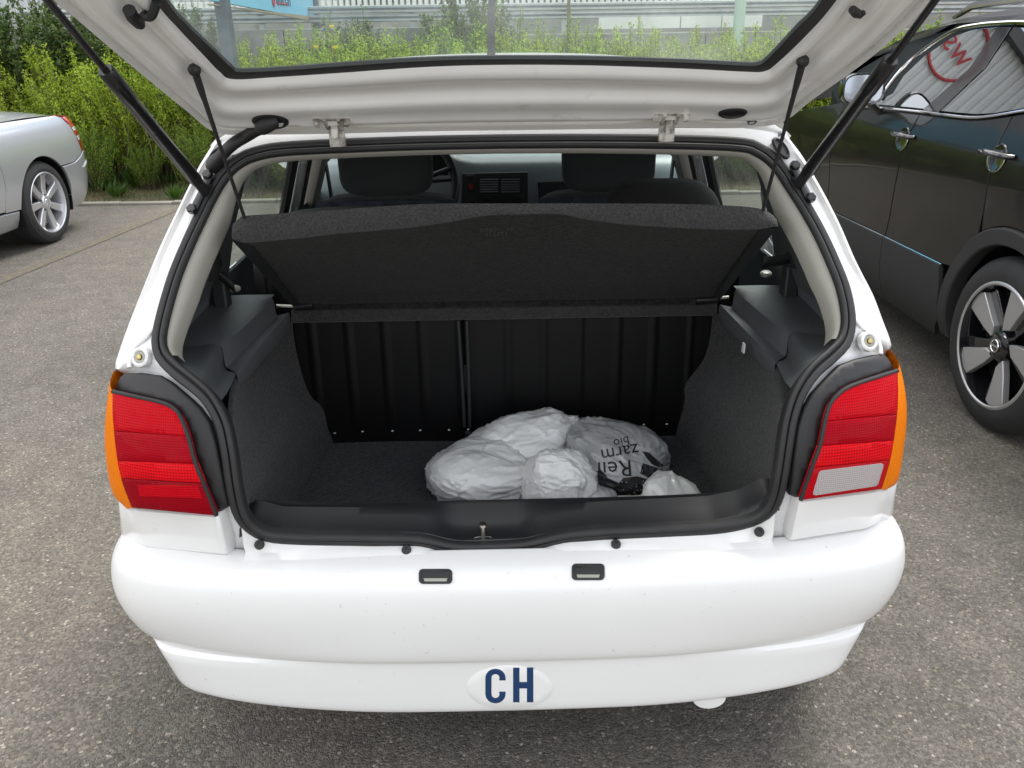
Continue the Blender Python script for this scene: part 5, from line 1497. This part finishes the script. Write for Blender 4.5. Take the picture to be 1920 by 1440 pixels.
# loose grit lying on the asphalt
random.seed(77)
mat('grit', (.29, .275, .245), rough=.8, var=.4, vscale=35)
vs = []; fs = []
for _ in range(1500):
    y = -.75 + 7.2 * random.random() ** 1.7; x = rnd(-1, 1) * (1.4 + .75 * (y + 1.2))
    r_ = rnd(.0012, .0036) * (1.6 if random.random() < .06 else 1); a = rnd(0, 6.28); o = len(vs)
    e1 = V((math.cos(a), math.sin(a), 0)) * r_ * rnd(.9, 1.5); e2 = V((-math.sin(a), math.cos(a), 0)) * r_
    c = V((x, y, .0))
    vs += [c + e1, c + e2, c - e1, c - e2, c + V((rnd(-.3, .3) * r_, 0, r_ * 1.1))]
    fs += [(o, o + 1, o + 4), (o + 1, o + 2, o + 4), (o + 2, o + 3, o + 4), (o + 3, o, o + 4)]
g_ = MB().add(vs, fs); me = bpy.data.meshes.new('loose_grit'); me.from_pydata(g_.v, [], g_.f); me.materials.append(MATS['grit'])
o = bpy.data.objects.new('loose_grit', me); col.objects.link(o); o['kind'] = 'stuff'; tag(o, 'pale loose grit scattered on the asphalt', 'grit')
# ================================================================== the two cars parked alongside
mat('paint_black', (.010, .0095, .0085), rough=.32, coat=.55, spec=.12)
mat('cladding', (.036, .036, .036), rough=.68, spec=.3, bump=.12, bscale=900)
mat('chrome', (.78, .78, .78), rough=.12, metal=1.0)
mat('alu_bright', (.52, .52, .52), rough=.34, metal=.6)
mat('gloss_black', (.008, .008, .010), rough=.12, coat=1.0)
mat('tyre', (.022, .022, .023), rough=.72, var=.2, vscale=14, bump=.2, bscale=90)
mat('brake_disc', (.20, .17, .16), rough=.4, metal=.8)
mat('tinted_dark', (.006, .007, .007), rough=.5)
glass_mat('car_glass', (.22, .26, .24), refl=5.5)
mat('paint_silver', (.50, .52, .54), rough=.30, metal=.55, coat=.8)
mat('alloy_silver', (.62, .63, .66), rough=.28, metal=.7, coat=.3)
mat('lamp_red', (.45, .006, .010), rough=.15, coat=1.0)
mat('lamp_white', (.65, .62, .62), rough=.2, coat=1.0)

def ring2(r_, c, a0, a1, n=20): return [(c[0] + r_ * math.cos(R(a0 + (a1 - a0) * k / n)), c[1] + r_ * math.sin(R(a0 + (a1 - a0) * k / n))) for k in range(n + 1)]
def wheel(par, side, y, rad, rim, xf, spokes, style, sharp=0.0):
    """side: outward direction (+1/-1) along x; xf: x of the outer face"""
    s = side; c = V((xf, y, rad))
    w = .215
    prof = [(-.020, rim - .004), (.004, rim + .004), (.008, rim + .022), (.006, rim + (rad - rim) * .45), (-.006, rim + (rad - rim) * .78), (-.018, rad - .012), (-.030, rad - .003)]
    gro = []
    for k in range(5):
        a = -.045 - k * .030; gro += [(a, rad), (a - .018, rad), (a - .020, rad - .007), (a - .026, rad - .007)]
    prof = prof + gro + [(-w + .03, rad - .002), (-w + .012, rad - .014), (-w, rim + .06), (-w + .01, rim)]
    ty = MB().lathe([(s * a, r_) for a, r_ in prof], 72, 'x', c).build('tyre', 'tyre', par, angle=35)
    # barrel and lip
    MB().lathe([(s * a, r_) for a, r_ in ((.002, rim + .003), (.006, rim - .003), (.002, rim - .010), (-.02, rim - .014), (-.10, rim - .035), (-.17, rim - .03))], 64, 'x', c).build('rim', 'gloss_black' if style == 'blade' else 'alloy_silver', ty)
    if style == 'blade': MB().lathe([(s * a, r_) for a, r_ in ((.003, rim + .004), (.0075, rim - .002), (.0075, rim - .007), (.003, rim - .012))], 64, 'x', c).build('rim_lip', 'alu_bright', ty)
    MB().lathe([(s * -.085, rim - .05), (s * -.085, .03), (s * -.075, .0)], 40, 'x', c).build('brake_disc', 'tinted_dark' if style == 'blade' else 'brake_disc', ty)
    def P(r_, ang, dx): return c + V((s * dx, r_ * math.cos(ang), r_ * math.sin(ang)))
    for k in range(spokes):
        t = 2 * math.pi * k / spokes + sharp
        if style == 'blade':
            # wide bright blade with one straight side, dark flank behind
            out = [(.060, -.20), (.12, -.13), (rim - .016, -.03), (rim - .008, .10), (rim - .008, .33), (rim - .022, .46), (.14, .42), (.085, .40)]
            face = [P(r_, t + a, -.006 - .022 * (1 - r_ / rim) * 1.0) for r_, a in out]
            MB().prism(face, V((-s * .028, 0, 0))).build('spoke', 'alu_bright', ty, bevel=.003)
            out2 = [(.05, .40), (.10, .38), (rim - .02, .46), (rim - .02, .66), (.12, .72), (.05, .8)]
            MB().prism([P(r_, t + a, -.030 - .02 * (1 - r_ / rim)) for r_, a in out2], V((-s * .03, 0, 0))).build('spoke_flank', 'gloss_black', ty, bevel=.003)
        else:
            out = [(.045, -.45), (.07, -.34), (.12, -.215), (rim - .035, -.15), (rim - .010, -.19), (rim - .010, .19), (rim - .035, .15), (.12, .215), (.07, .34), (.045, .45)]
            MB().prism([P(r_, t + a, -.012 - .012 * math.sin(math.pi * r_ / rim)) for r_, a in out], V((-s * .035, 0, 0))).build('spoke', 'alloy_silver', ty, bevel=.006)
    hub = 'gloss_black' if style == 'blade' else 'alloy_silver'
    MB().lathe([(s * a, r_) for a, r_ in ((-.05, .062), (-.022, .060), (-.014, .05), (-.012, .030), (-.008, .028), (-.006, .02), (-.005, 0))], 28, 'x', c).build('centre_cap', hub, ty)
    if style == 'blade':
        MB().box(c + V((s * -.004, 0, 0)), (.004, .050, .008)).build('cap_badge', 'chrome', ty)
        MB().tube([c + V((s * -.004, .024 * math.cos(q * math.pi / 12), .024 * math.sin(q * math.pi / 12))) for q in range(25)], .003, 6, caps=False).build('cap_badge', 'chrome', ty)
        n_, rr = 5, .052
    else:
        for q in range(3): MB().tube([c + V((s * -.004, 0, 0)), c + V((s * -.004, .02 * math.cos(R(90 + 120 * q)), .02 * math.sin(R(90 + 120 * q))))], .003, 5).build('cap_badge', 'chrome', ty)
        n_, rr = 5, .056
    for q in range(n_):
        a = 2 * math.pi * q / n_ + .3
        MB().lathe([(s * -.03, .011), (s * -.016, .010), (s * -.016, .007), (s * -.026, .006)], 10, 'x', c + V((0, rr * math.cos(a), rr * math.sin(a)))).build('wheel_bolt', 'strut_black', ty)
    return ty

# ---- black crossover on the right
QX, QY = 2.79, .90
qq = thing('black_suv', 'glossy black crossover with silver window trim parked beside the white hatchback', 'car', (QX, QY, 0), offset=False)
QW = [(.18, .80), (.25, .842), (.33, .866), (.45, .878), (.54, .880), (.63, .880), (.72, .888), (.82, .898), (.92, .903), (1.0, .900), (1.06, .889), (1.10, .876), (1.13, .861), (1.16, .848)]
def qw(z): return sinterp(QW, z) if z <= 1.15 else sinterp(QW, 1.15) - .42 * (z - 1.15)
def qend(y): return .14 * max(0, (.40 - y) / .40) ** 2 + .20 * max(0, (y - 3.6) / .77) ** 2
def QS(off, s=-1): return lambda y, z: V((s * (qw(z) - qend(y) + off), y, z))
def qpx(px, py, off=0.0):
    p = solve(px, py, lambda p: p.x - (QX - qw(p.z) + qend(p.y - QY) - off), 1.0, 12, 300)
    return (p.y - QY, p.z)
RW, FW = (.82, .345), (3.466, .345)
for s in (-1, 1):
    nv = V((s, 0, 0))
    def qp(out, nm, m, off=0.0, thick=.02, edge=.002, step=.07, holes=()):
        return panel(out, QS(off, s), thick=thick, edge=edge, step=step, nrm=nv, holes=holes).build(nm, m, qq, angle=30)
    arcR = ring2(.455, RW, 24, 176, 26); arcF = ring2(.455, FW, 4, 158, 26)
    ch = [(2.42, 1.108), (2.05, 1.124), (1.76, 1.134), (1.50, 1.140), (1.34, 1.147), (1.22, 1.162), (1.05, 1.195), (.85, 1.235), (.62, 1.29)]
    cz = sorted(ch)
    def bz(y): return interp(cz, y) - .013
    def top(y0, y1, n=8): return [(y0 + (y1 - y0) * k / n, bz(y0 + (y1 - y0) * k / n)) for k in range(n + 1)]
    rd = qp([(1.092, bz(1.092)), (1.062, 1.0), (1.056, .90), (1.056, .80)] + list(reversed(ring2(.457, RW, 27, 57, 8))) + [(1.30, .545), (1.866, .537), (1.84, .70), (1.80, .87), (1.766, 1.04)] + top(1.757, 1.10), 'rear_door', 'paint_black')
    fd = qp([(1.872, .537), (2.640, .522), (2.652, .60), (2.652, .80), (2.640, .95), (2.60, 1.05), (2.52, 1.10)] + top(2.44, 1.763) + [(1.772, 1.04), (1.806, .87), (1.846, .70)], 'front_door', 'paint_black')
    qp([(1.086, bz(1.086)), (1.056, 1.0), (1.050, .90), (1.050, .80)] + ring2(.457, RW, 60, 172, 26) + [(.25, .42), (.10, .50), (.03, .70), (.05, .95), (.12, 1.10), (.5, 1.20)] + top(.66, 1.05), 'rear_quarter', 'paint_black')
    qp([(2.646, .522), (2.658, .60), (2.658, .80), (2.646, .95), (2.606, 1.052), (2.53, 1.105), (2.62, 1.11), (3.1, 1.04), (3.6, .95), (4.0, .86), (4.2, .72), (4.25, .55), (3.95, .42)] + ring2(.457, FW, 12, 156, 26) + [(2.99, .515)], 'front_wing', 'paint_black')
    for c in (RW, FW):
        qp(ring2(.452, c, -14, 194, 44) + list(reversed(ring2(.385, c, -16, 196, 44))), 'arch_cladding', 'cladding', .016, .06, .006, .05)
        # dark wheel housing
        MB().loft([[V((s * x, c[0] + .40 * math.cos(R(a)), c[1] + .40 * math.sin(R(a)))) for a in range(-20, 201, 10)] for x in (.84, .80, .55)]).build('wheel_housing', 'tinted_dark', qq)
        MB().poly([V((s * .56, c[0] + .41 * math.cos(R(a)), c[1] + .41 * math.sin(R(a)))) for a in range(-30, 211, 10)]).build('wheel_housing', 'tinted_dark', qq)
    qp([(1.275, .30), (1.35, .20), (1.855, .205), (1.866, .53), (1.31, .538), (1.285, .45)], 'door_cladding', 'cladding', .012)
    qp([(1.861, .205), (2.64, .20), (2.95, .22), (2.985, .34), (2.94, .49), (2.64, .515), (1.872, .53)], 'door_cladding', 'cladding', .012)
    qp([(-.0, .30), (.36, .24), (.38, .40), (.25, .42), (.10, .50), (.0, .52)], 'rear_bumper_corner', 'cladding', .008)
    qp([(3.9, .22), (4.35, .28), (4.37, .5), (4.26, .55), (3.96, .42), (3.90, .34)], 'front_bumper_corner', 'cladding', .008)
    for a_, b_, z0, z1 in ((1.30, 1.864, .545, .537), (1.874, 2.64, .537, .521)):
        MB().tube([QS(.004, s)(a_ + (b_ - a_) * k / 8, z0 + (z1 - z0) * k / 8 - .003) for k in range(9)], .004, 6).build('sill_trim', 'chrome', qq)
    # windows (traced once on the near flank, used on both)
    fwn = [(2.30, 1.126), (2.05, 1.136), (1.765, 1.146)] + [qpx(*p) for p in ((1815, 128), (1869, 50), (1822, 55), (1784, 69), (1730, 106), (1692, 142), (1672, 175))]
    bpl = [(1.765, 1.138), (1.625, 1.142)] + [qpx(*p) for p in ((1845, 128), (1895, 50), (1870, 49), (1816, 128))]
    r0 = [(1.62, 1.149), (1.50, 1.152), (1.34, 1.159), (1.22, 1.174), (1.05, 1.207)]
    r1 = [qpx(*p) for p in ((1898, 50), (1846, 128))]
    rwn = r0 + [(.93, 1.232), (.80, 1.25), (.72, 1.29), (.80, 1.34), (1.0, 1.42), (1.25, r1[0][1] - .01)] + r1
    for lp, nm in ((fwn, 'front_side_window'), (rwn, 'rear_side_window')):
        qp(lp, nm, 'car_glass', -.006, .004, .0008, .12)
    qp(bpl, 'door_pillar', 'gloss_black', -.002, .02, .002, .1)
    if s < 0: print('QQ win', [tuple(round(v, 2) for v in p) for p in fwn], [tuple(round(v, 2) for v in p) for p in rwn])
    MB().tube(spline([QS(.006, s)(*p) for p in ch], 40), .0085, 8, flat=.7).build('belt_trim', 'chrome', qq)
    tp = [qpx(*p) for p in ((1650, 185), (1690, 132), (1735, 93), (1790, 58), (1835, 47), (1880, 43), (1918, 42))]
    tp = tp + [(1.2, 1.49), (.95, 1.44), (.72, 1.36), (.60, 1.30)]
    MB().tube(spline([QS(.004, s)(*p) for p in tp], 44), .0095, 8).build('roof_trim', 'chrome', qq)
    # door handles: bowl and bar
    for (px, py) in ((1694, 258), (1871, 294)):
        y, z = qpx(px, py); f_ = QS(0, s)
        ctr = f_(y, z)
        hd = MB().tube([f_(y + dy, z + .012 + dz) + V((s * dx, 0, 0)) for dy, dz, dx in ((-.10, 0, .0), (-.085, 0, .022), (-.03, .002, .034), (.03, .002, .034), (.085, 0, .022), (.10, 0, .0))], [.012, .014, .016, .016, .014, .012], 10, flat=.75).build('door_handle', 'gloss_black', qq)
        MB().loft([[f_(y + .055 * k * math.cos(a), z - .004 + .052 * k * math.sin(a)) + V((s * h, 0, 0)) for a in [q * math.pi / 12 for q in range(24)]] for k, h in ((1.0, .001), (.96, .006), (.86, .004), (.5, .001), (0, .001))], True).build('handle_bowl', 'gloss_black', hd)
        MB().tube([f_(y + .055 * math.cos(a), z - .004 + .052 * math.sin(a)) + V((s * .004, 0, 0)) for a in [math.pi + q * math.pi / 14 for q in range(15)]], .003, 6).build('bowl_trim', 'chrome', hd)
    # mirror
    mc = atX(1619, 167, 1.80) - V((QX, QY, 0)); mc = V((s * abs(mc.x), mc.y, mc.z))
    mm = MB().loft([[mc + V((math.copysign(abs(math.cos(a)) ** .6, math.cos(a)) * .105 * k, d, math.copysign(abs(math.sin(a)) ** .6, math.sin(a)) * .075 * k)) for a in [q * math.pi / 14 for q in range(28)]] for k, d in ((.90, -.005), (.98, -.012), (1.0, .0), (.97, .05), (.80, .09), (.4, .11), (0, .115))], True).build('door_mirror', 'gloss_black', qq)
    MB().poly([mc + V((math.copysign(abs(math.cos(a)) ** .6, math.cos(a)) * .094, -.004, math.copysign(abs(math.sin(a)) ** .6, math.sin(a)) * .066)) for a in [q * math.pi / 14 for q in range(28)]]).build('mirror_glass', 'chrome', mm)
    MB().tube([mc + V((-s * .05, .04, -.06)), V((s * .875, mc.y + .05, 1.10))], [.035, .04], 10, flat=.45).build('mirror_arm', 'gloss_black', mm)
    wheel(qq, s, RW[0], .345, .247, s * .885, 5, 'blade', .42); wheel(qq, s, FW[0], .345, .247, s * .885, 5, 'blade', .1)
    MB().tube([V((s * .60, .5, 1.49)), V((s * .615, .9, 1.565)), V((s * .62, 1.5, 1.595)), V((s * .61, 1.95, 1.575)), V((s * .60, 2.12, 1.53))], [.012, .016, .016, .016, .012], 8).build('roof_rail', 'chrome', qq)
ZC = [(.12, 1.12), (.30, 1.36), (.5, 1.50), (.9, 1.565), (1.5, 1.59), (2.0, 1.58), (2.35, 1.53), (2.75, 1.38), (3.10, 1.20), (3.30, 1.10)]
def qroof(t, y):
    z = interp(ZC, y); zt = z - .03 - .05 * min(1, max(0, (z - 1.1) / .4))
    hwid = qw(max(1.12, zt)) + .004
    x = t * hwid
    return V((x, y, z - (z - zt) * abs(t) ** 2.6))
ys = [i * .1 + .42 for i in range(20)]
MB().loft([[qroof(t / 10, y) for t in range(-10, 11)] for y in ys]).build('roof', 'paint_black', qq)
MB().loft([[qroof(t / 10 * .97, y) + V((0, .0, -.004)) for t in range(-10, 11)] for y in (2.32, 2.5, 2.75, 3.0, 3.28)]).build('windscreen', 'car_glass', qq)
MB().loft([[qroof(t / 10 * .93, y) for t in range(-10, 11)] for y in (.10, .2, .3, .42)]).build('rear_window', 'car_glass', qq)
# dark cabin inside and lower hull
def hull(y, k=1.0):
    zt = interp(ZC, y) - .10
    return [V((s_ * w_, y, z_)) for s_, w_, z_ in ((-1, .70, .28), (-1, .80, .60), (-1, .80, 1.0), (-1, qw(max(1.06, zt)) - .05, max(1.03, zt)), (1, qw(max(1.06, zt)) - .05, max(1.03, zt)), (1, .80, 1.0), (1, .80, .60), (1, .70, .28))]
hy = [.30, .5, 1.28, 1.6, 2.0, 2.4, 2.75, 3.0]
mbh = MB()
for sgm in ([1.27, 1.6, 2.0, 2.4, 2.75, 3.0],):
    rws = [hull(y) for y in sgm]; mbh.loft(rws, True); mbh.poly(rws[0]); mbh.poly(rws[-1])
rws = [[V((p.x * (.66 if p.z < .7 else .96), p.y, max(p.z, .42))) for p in hull(y)] for y in (.14, .3, .5, .9, 1.30)]; mbh.loft(rws, True); mbh.poly(rws[0])
rws = [[V((x_, y, z_)) for x_, z_ in ((-.55, .3), (-.55, .8), (-.78, .86), (-.70, zt), (.70, zt), (.78, .86), (.55, .8), (.55, .3))] for y, zt in ((2.95, .98), (3.4, .94), (3.9, .86), (4.2, .76))]; mbh.loft(rws, True); mbh.poly(rws[-1])
mbh.build('cabin_shell', 'tinted_dark', qq, smooth=False)
MB().loft([[V((x * .86 * (1 - .12 * max(0, y - 3.3)), y, z - .05 * abs(x) ** 3)) for x in [i / 8 - 1 for i in range(17)]] for y, z in ((3.22, 1.06), (3.5, 1.02), (3.9, .94), (4.2, .82), (4.30, .66))]).build('bonnet', 'paint_black', qq)
MB().loft([[V((x * .80, y + .10 * x * x, z)) for x in [i / 8 - 1 for i in range(17)]] for y, z in ((.10, 1.12), (.02, .95), (0, .72), (-.03, .52), (.0, .32), (.08, .26))]).build('tailgate', 'paint_black', qq)
MB().loft([[V((x * .80, y - .20 * x * x, z)) for x in [i / 8 - 1 for i in range(17)]] for y, z in ((4.32, .70), (4.37, .52), (4.36, .35), (4.28, .24))]).build('front_bumper', 'cladding', qq)

# ---- silver roadster on the left, tail towards the hedge
sl = thing('silver_roadster', 'silver two-seat roadster with seven-spoke wheels backed up to the verge', 'car', (-4.375, 5.36, 0), offset=False)
sl.rotation_euler = (0, 0, R(-3.0))
SWT = [(.16, .74), (.25, .80), (.35, .835), (.48, .852), (.60, .857), (.72, .850), (.82, .825), (.88, .795), (.92, .755), (.95, .70)]
def send(y): return .15 * max(0, (y - .48) / .38) ** 2.2 + .22 * max(0, (-2.5 - y) / .65) ** 2
def SS(off, s=1): return lambda y, z: V((s * (sinterp(SWT, z) - send(y) + off), y, z))
W0, W1 = (0, .316), (-2.40, .316)
for s in (1, -1):
    nv = V((s, 0, 0))
    def spn(out, nm, m, off=0.0, thick=.02, edge=.0025, step=.06): return panel(out, SS(off, s), thick=thick, edge=edge, step=step, nrm=nv).build(nm, m, sl, angle=30)
    ar = ring2(.352, W0, 28, 180, 26)
    spn([(-.545, .36), (-.50, .50), (-.495, .62), (-.52, .76), (-.575, .87), (-.58, .925), (-.2, .935), (.2, .93), (.50, .925), (.548, .905), (.581, .84), (.608, .74), (.636, .625), (.45, .565)] + ring2(.352, W0, 44, 178, 26) + [(-.36, .33), (-.54, .34)], 'rear_wing', 'paint_silver')
    spn([(.45, .558), (.67, .620), (.80, .62), (.84, .56), (.855, .42), (.84, .28), (.76, .20), (.38, .19)] + ring2(.352, W0, -8, 42, 12), 'rear_bumper', 'paint_silver', .006)
    MB().tube(spline([SS(.010, s)(*p) for p in ((.58, .50), (.70, .53), (.80, .53), (.84, .52))], 12), .007, 6).build('bumper_strip', 'paint_silver', sl)
    spn([(-.56, .33), (-.38, .32), (-.352, .20), (-.36, .19), (-2.05, .18), (-2.05, .33)], 'sill', 'paint_silver', .004)
    spn([(-.553, .35), (-.508, .50), (-.503, .62), (-.528, .76), (-.583, .87), (-.59, .915), (-1.72, .885), (-1.75, .7), (-1.72, .35)], 'door', 'paint_silver')
    spn([(-1.73, .35), (-1.76, .7), (-1.73, .885), (-2.3, .84), (-2.8, .74), (-3.08, .62), (-3.12, .45), (-2.78, .30)] + ring2(.352, W1, 0, 178, 22), 'front_wing', 'paint_silver')
    for c in (W0, W1):
        MB().loft([[V((s * x, c[0] + .352 * math.cos(R(a)), c[1] + .352 * math.sin(R(a)))) for a in range(-20, 201, 10)] for x in (.83, .80, .55)]).build('wheel_housing', 'tinted_dark', sl)
        MB().poly([V((s * .56, c[0] + .36 * math.cos(R(a)), c[1] + .36 * math.sin(R(a)))) for a in range(-30, 211, 10)]).build('wheel_housing', 'tinted_dark', sl)
        wheel(sl, s, c[0], .316, .232, s * .838, 7, 'star', .5)
    # tail lamp wrapping the corner: red, pale strips
    def lampband(z0, z1, m, nm):
        f_ = SS(.004, s); rows = []
        for z in (z0, (z0 + z1) / 2, z1):
            yb = interp([(.62, .640), (.74, .612), (.84, .585), (.91, .552)], z)
            rows.append([f_(yb + k * .036, z) for k in range(5)] + [f_(yb + .16, z) + V((-s * .03, .03, 0)), f_(yb + .16, z) + V((-s * .16, .05, 0))])
        MB().loft(rows).build(nm, m, sl)
    for z0, z1, m in ((.625, .715, 'lamp_red'), (.717, .752, 'lamp_white'), (.754, .792, 'lamp_red'), (.794, .822, 'lamp_white'), (.824, .905, 'lamp_red')):
        lampband(z0, z1, m, 'tail_lamp')
# deck, rear face, cabin, bonnet
MB().loft([[V((t / 8 * hw_, y, z - .045 * abs(t / 8) ** 2.6)) for t in range(-8, 9)] for y, z, hw_ in ((-.62, .978, .735), (-.3, .985, .735), (.1, .985, .73), (.4, .975, .715), (.62, .955, .66), (.74, .93, .62), (.78, .90, .60))]).build('boot_lid', 'paint_silver', sl)
MB().loft([[V((t / 8 * hw_, y - .12 * abs(t / 8) ** 2.5, z)) for t in range(-8, 9)] for y, z, hw_ in ((.80, .905, .62), (.84, .78, .70), (.87, .62, .74), (.90, .55, .74), (.90, .40, .73), (.84, .24, .70))]).build('rear_panel', 'paint_silver', sl)
MB().loft([[V((t / 8 * hw_, y, z - .05 * abs(t / 8) ** 3)) for t in range(-8, 9)] for y, z, hw_ in ((-1.70, .90, .76), (-2.2, .88, .76), (-2.7, .78, .74), (-3.05, .66, .66), (-3.13, .5, .64), (-3.08, .25, .62))]).build('bonnet', 'paint_silver', sl)
MB().loft([[V((t / 8 * hw_, y, z - .05 * abs(t / 8) ** 3)) for t in range(-8, 9)] for y, z, hw_ in ((-.60, .975, .66), (-.75, 1.12, .60), (-.92, 1.22, .55))]).build('rear_screen', 'car_glass', sl)
MB().loft([[V((t / 8 * hw_, y, z - .04 * abs(t / 8) ** 3)) for t in range(-8, 9)] for y, z, hw_ in ((-.90, 1.225, .555), (-1.15, 1.255, .56), (-1.40, 1.235, .56))]).build('hard_top', 'paint_silver', sl)
MB().loft([[V((t / 8 * hw_, y, z - .04 * abs(t / 8) ** 3)) for t in range(-8, 9)] for y, z, hw_ in ((-1.40, 1.235, .56), (-1.65, 1.08, .62), (-1.90, .91, .68))]).build('windscreen', 'car_glass', sl)
mbh = MB(); rws = [[V((x_, y, z_)) for x_, z_ in ((-.55, .22), (-.55, .7), (-.72, .85), (.72, .85), (.55, .7), (.55, .22))] for y in (-3.0, -1.6, -.4, .5, .74)]; mbh.loft(rws, True); mbh.poly(rws[0]); mbh.poly(rws[-1])
mbh.box((0, -1.2, .6), (1.5, 1.2, .7)); mbh.build('under_shell', 'tinted_dark', sl, smooth=False)
MB().loft([[V((s_ * hw_, y, z)) for s_, hw_, z in ((-1, .73, .86), (-1, .55, 1.17), (1, .55, 1.17), (1, .73, .86))] for y in (-1.45, -.9)]).build('side_glazing', 'car_glass', sl)
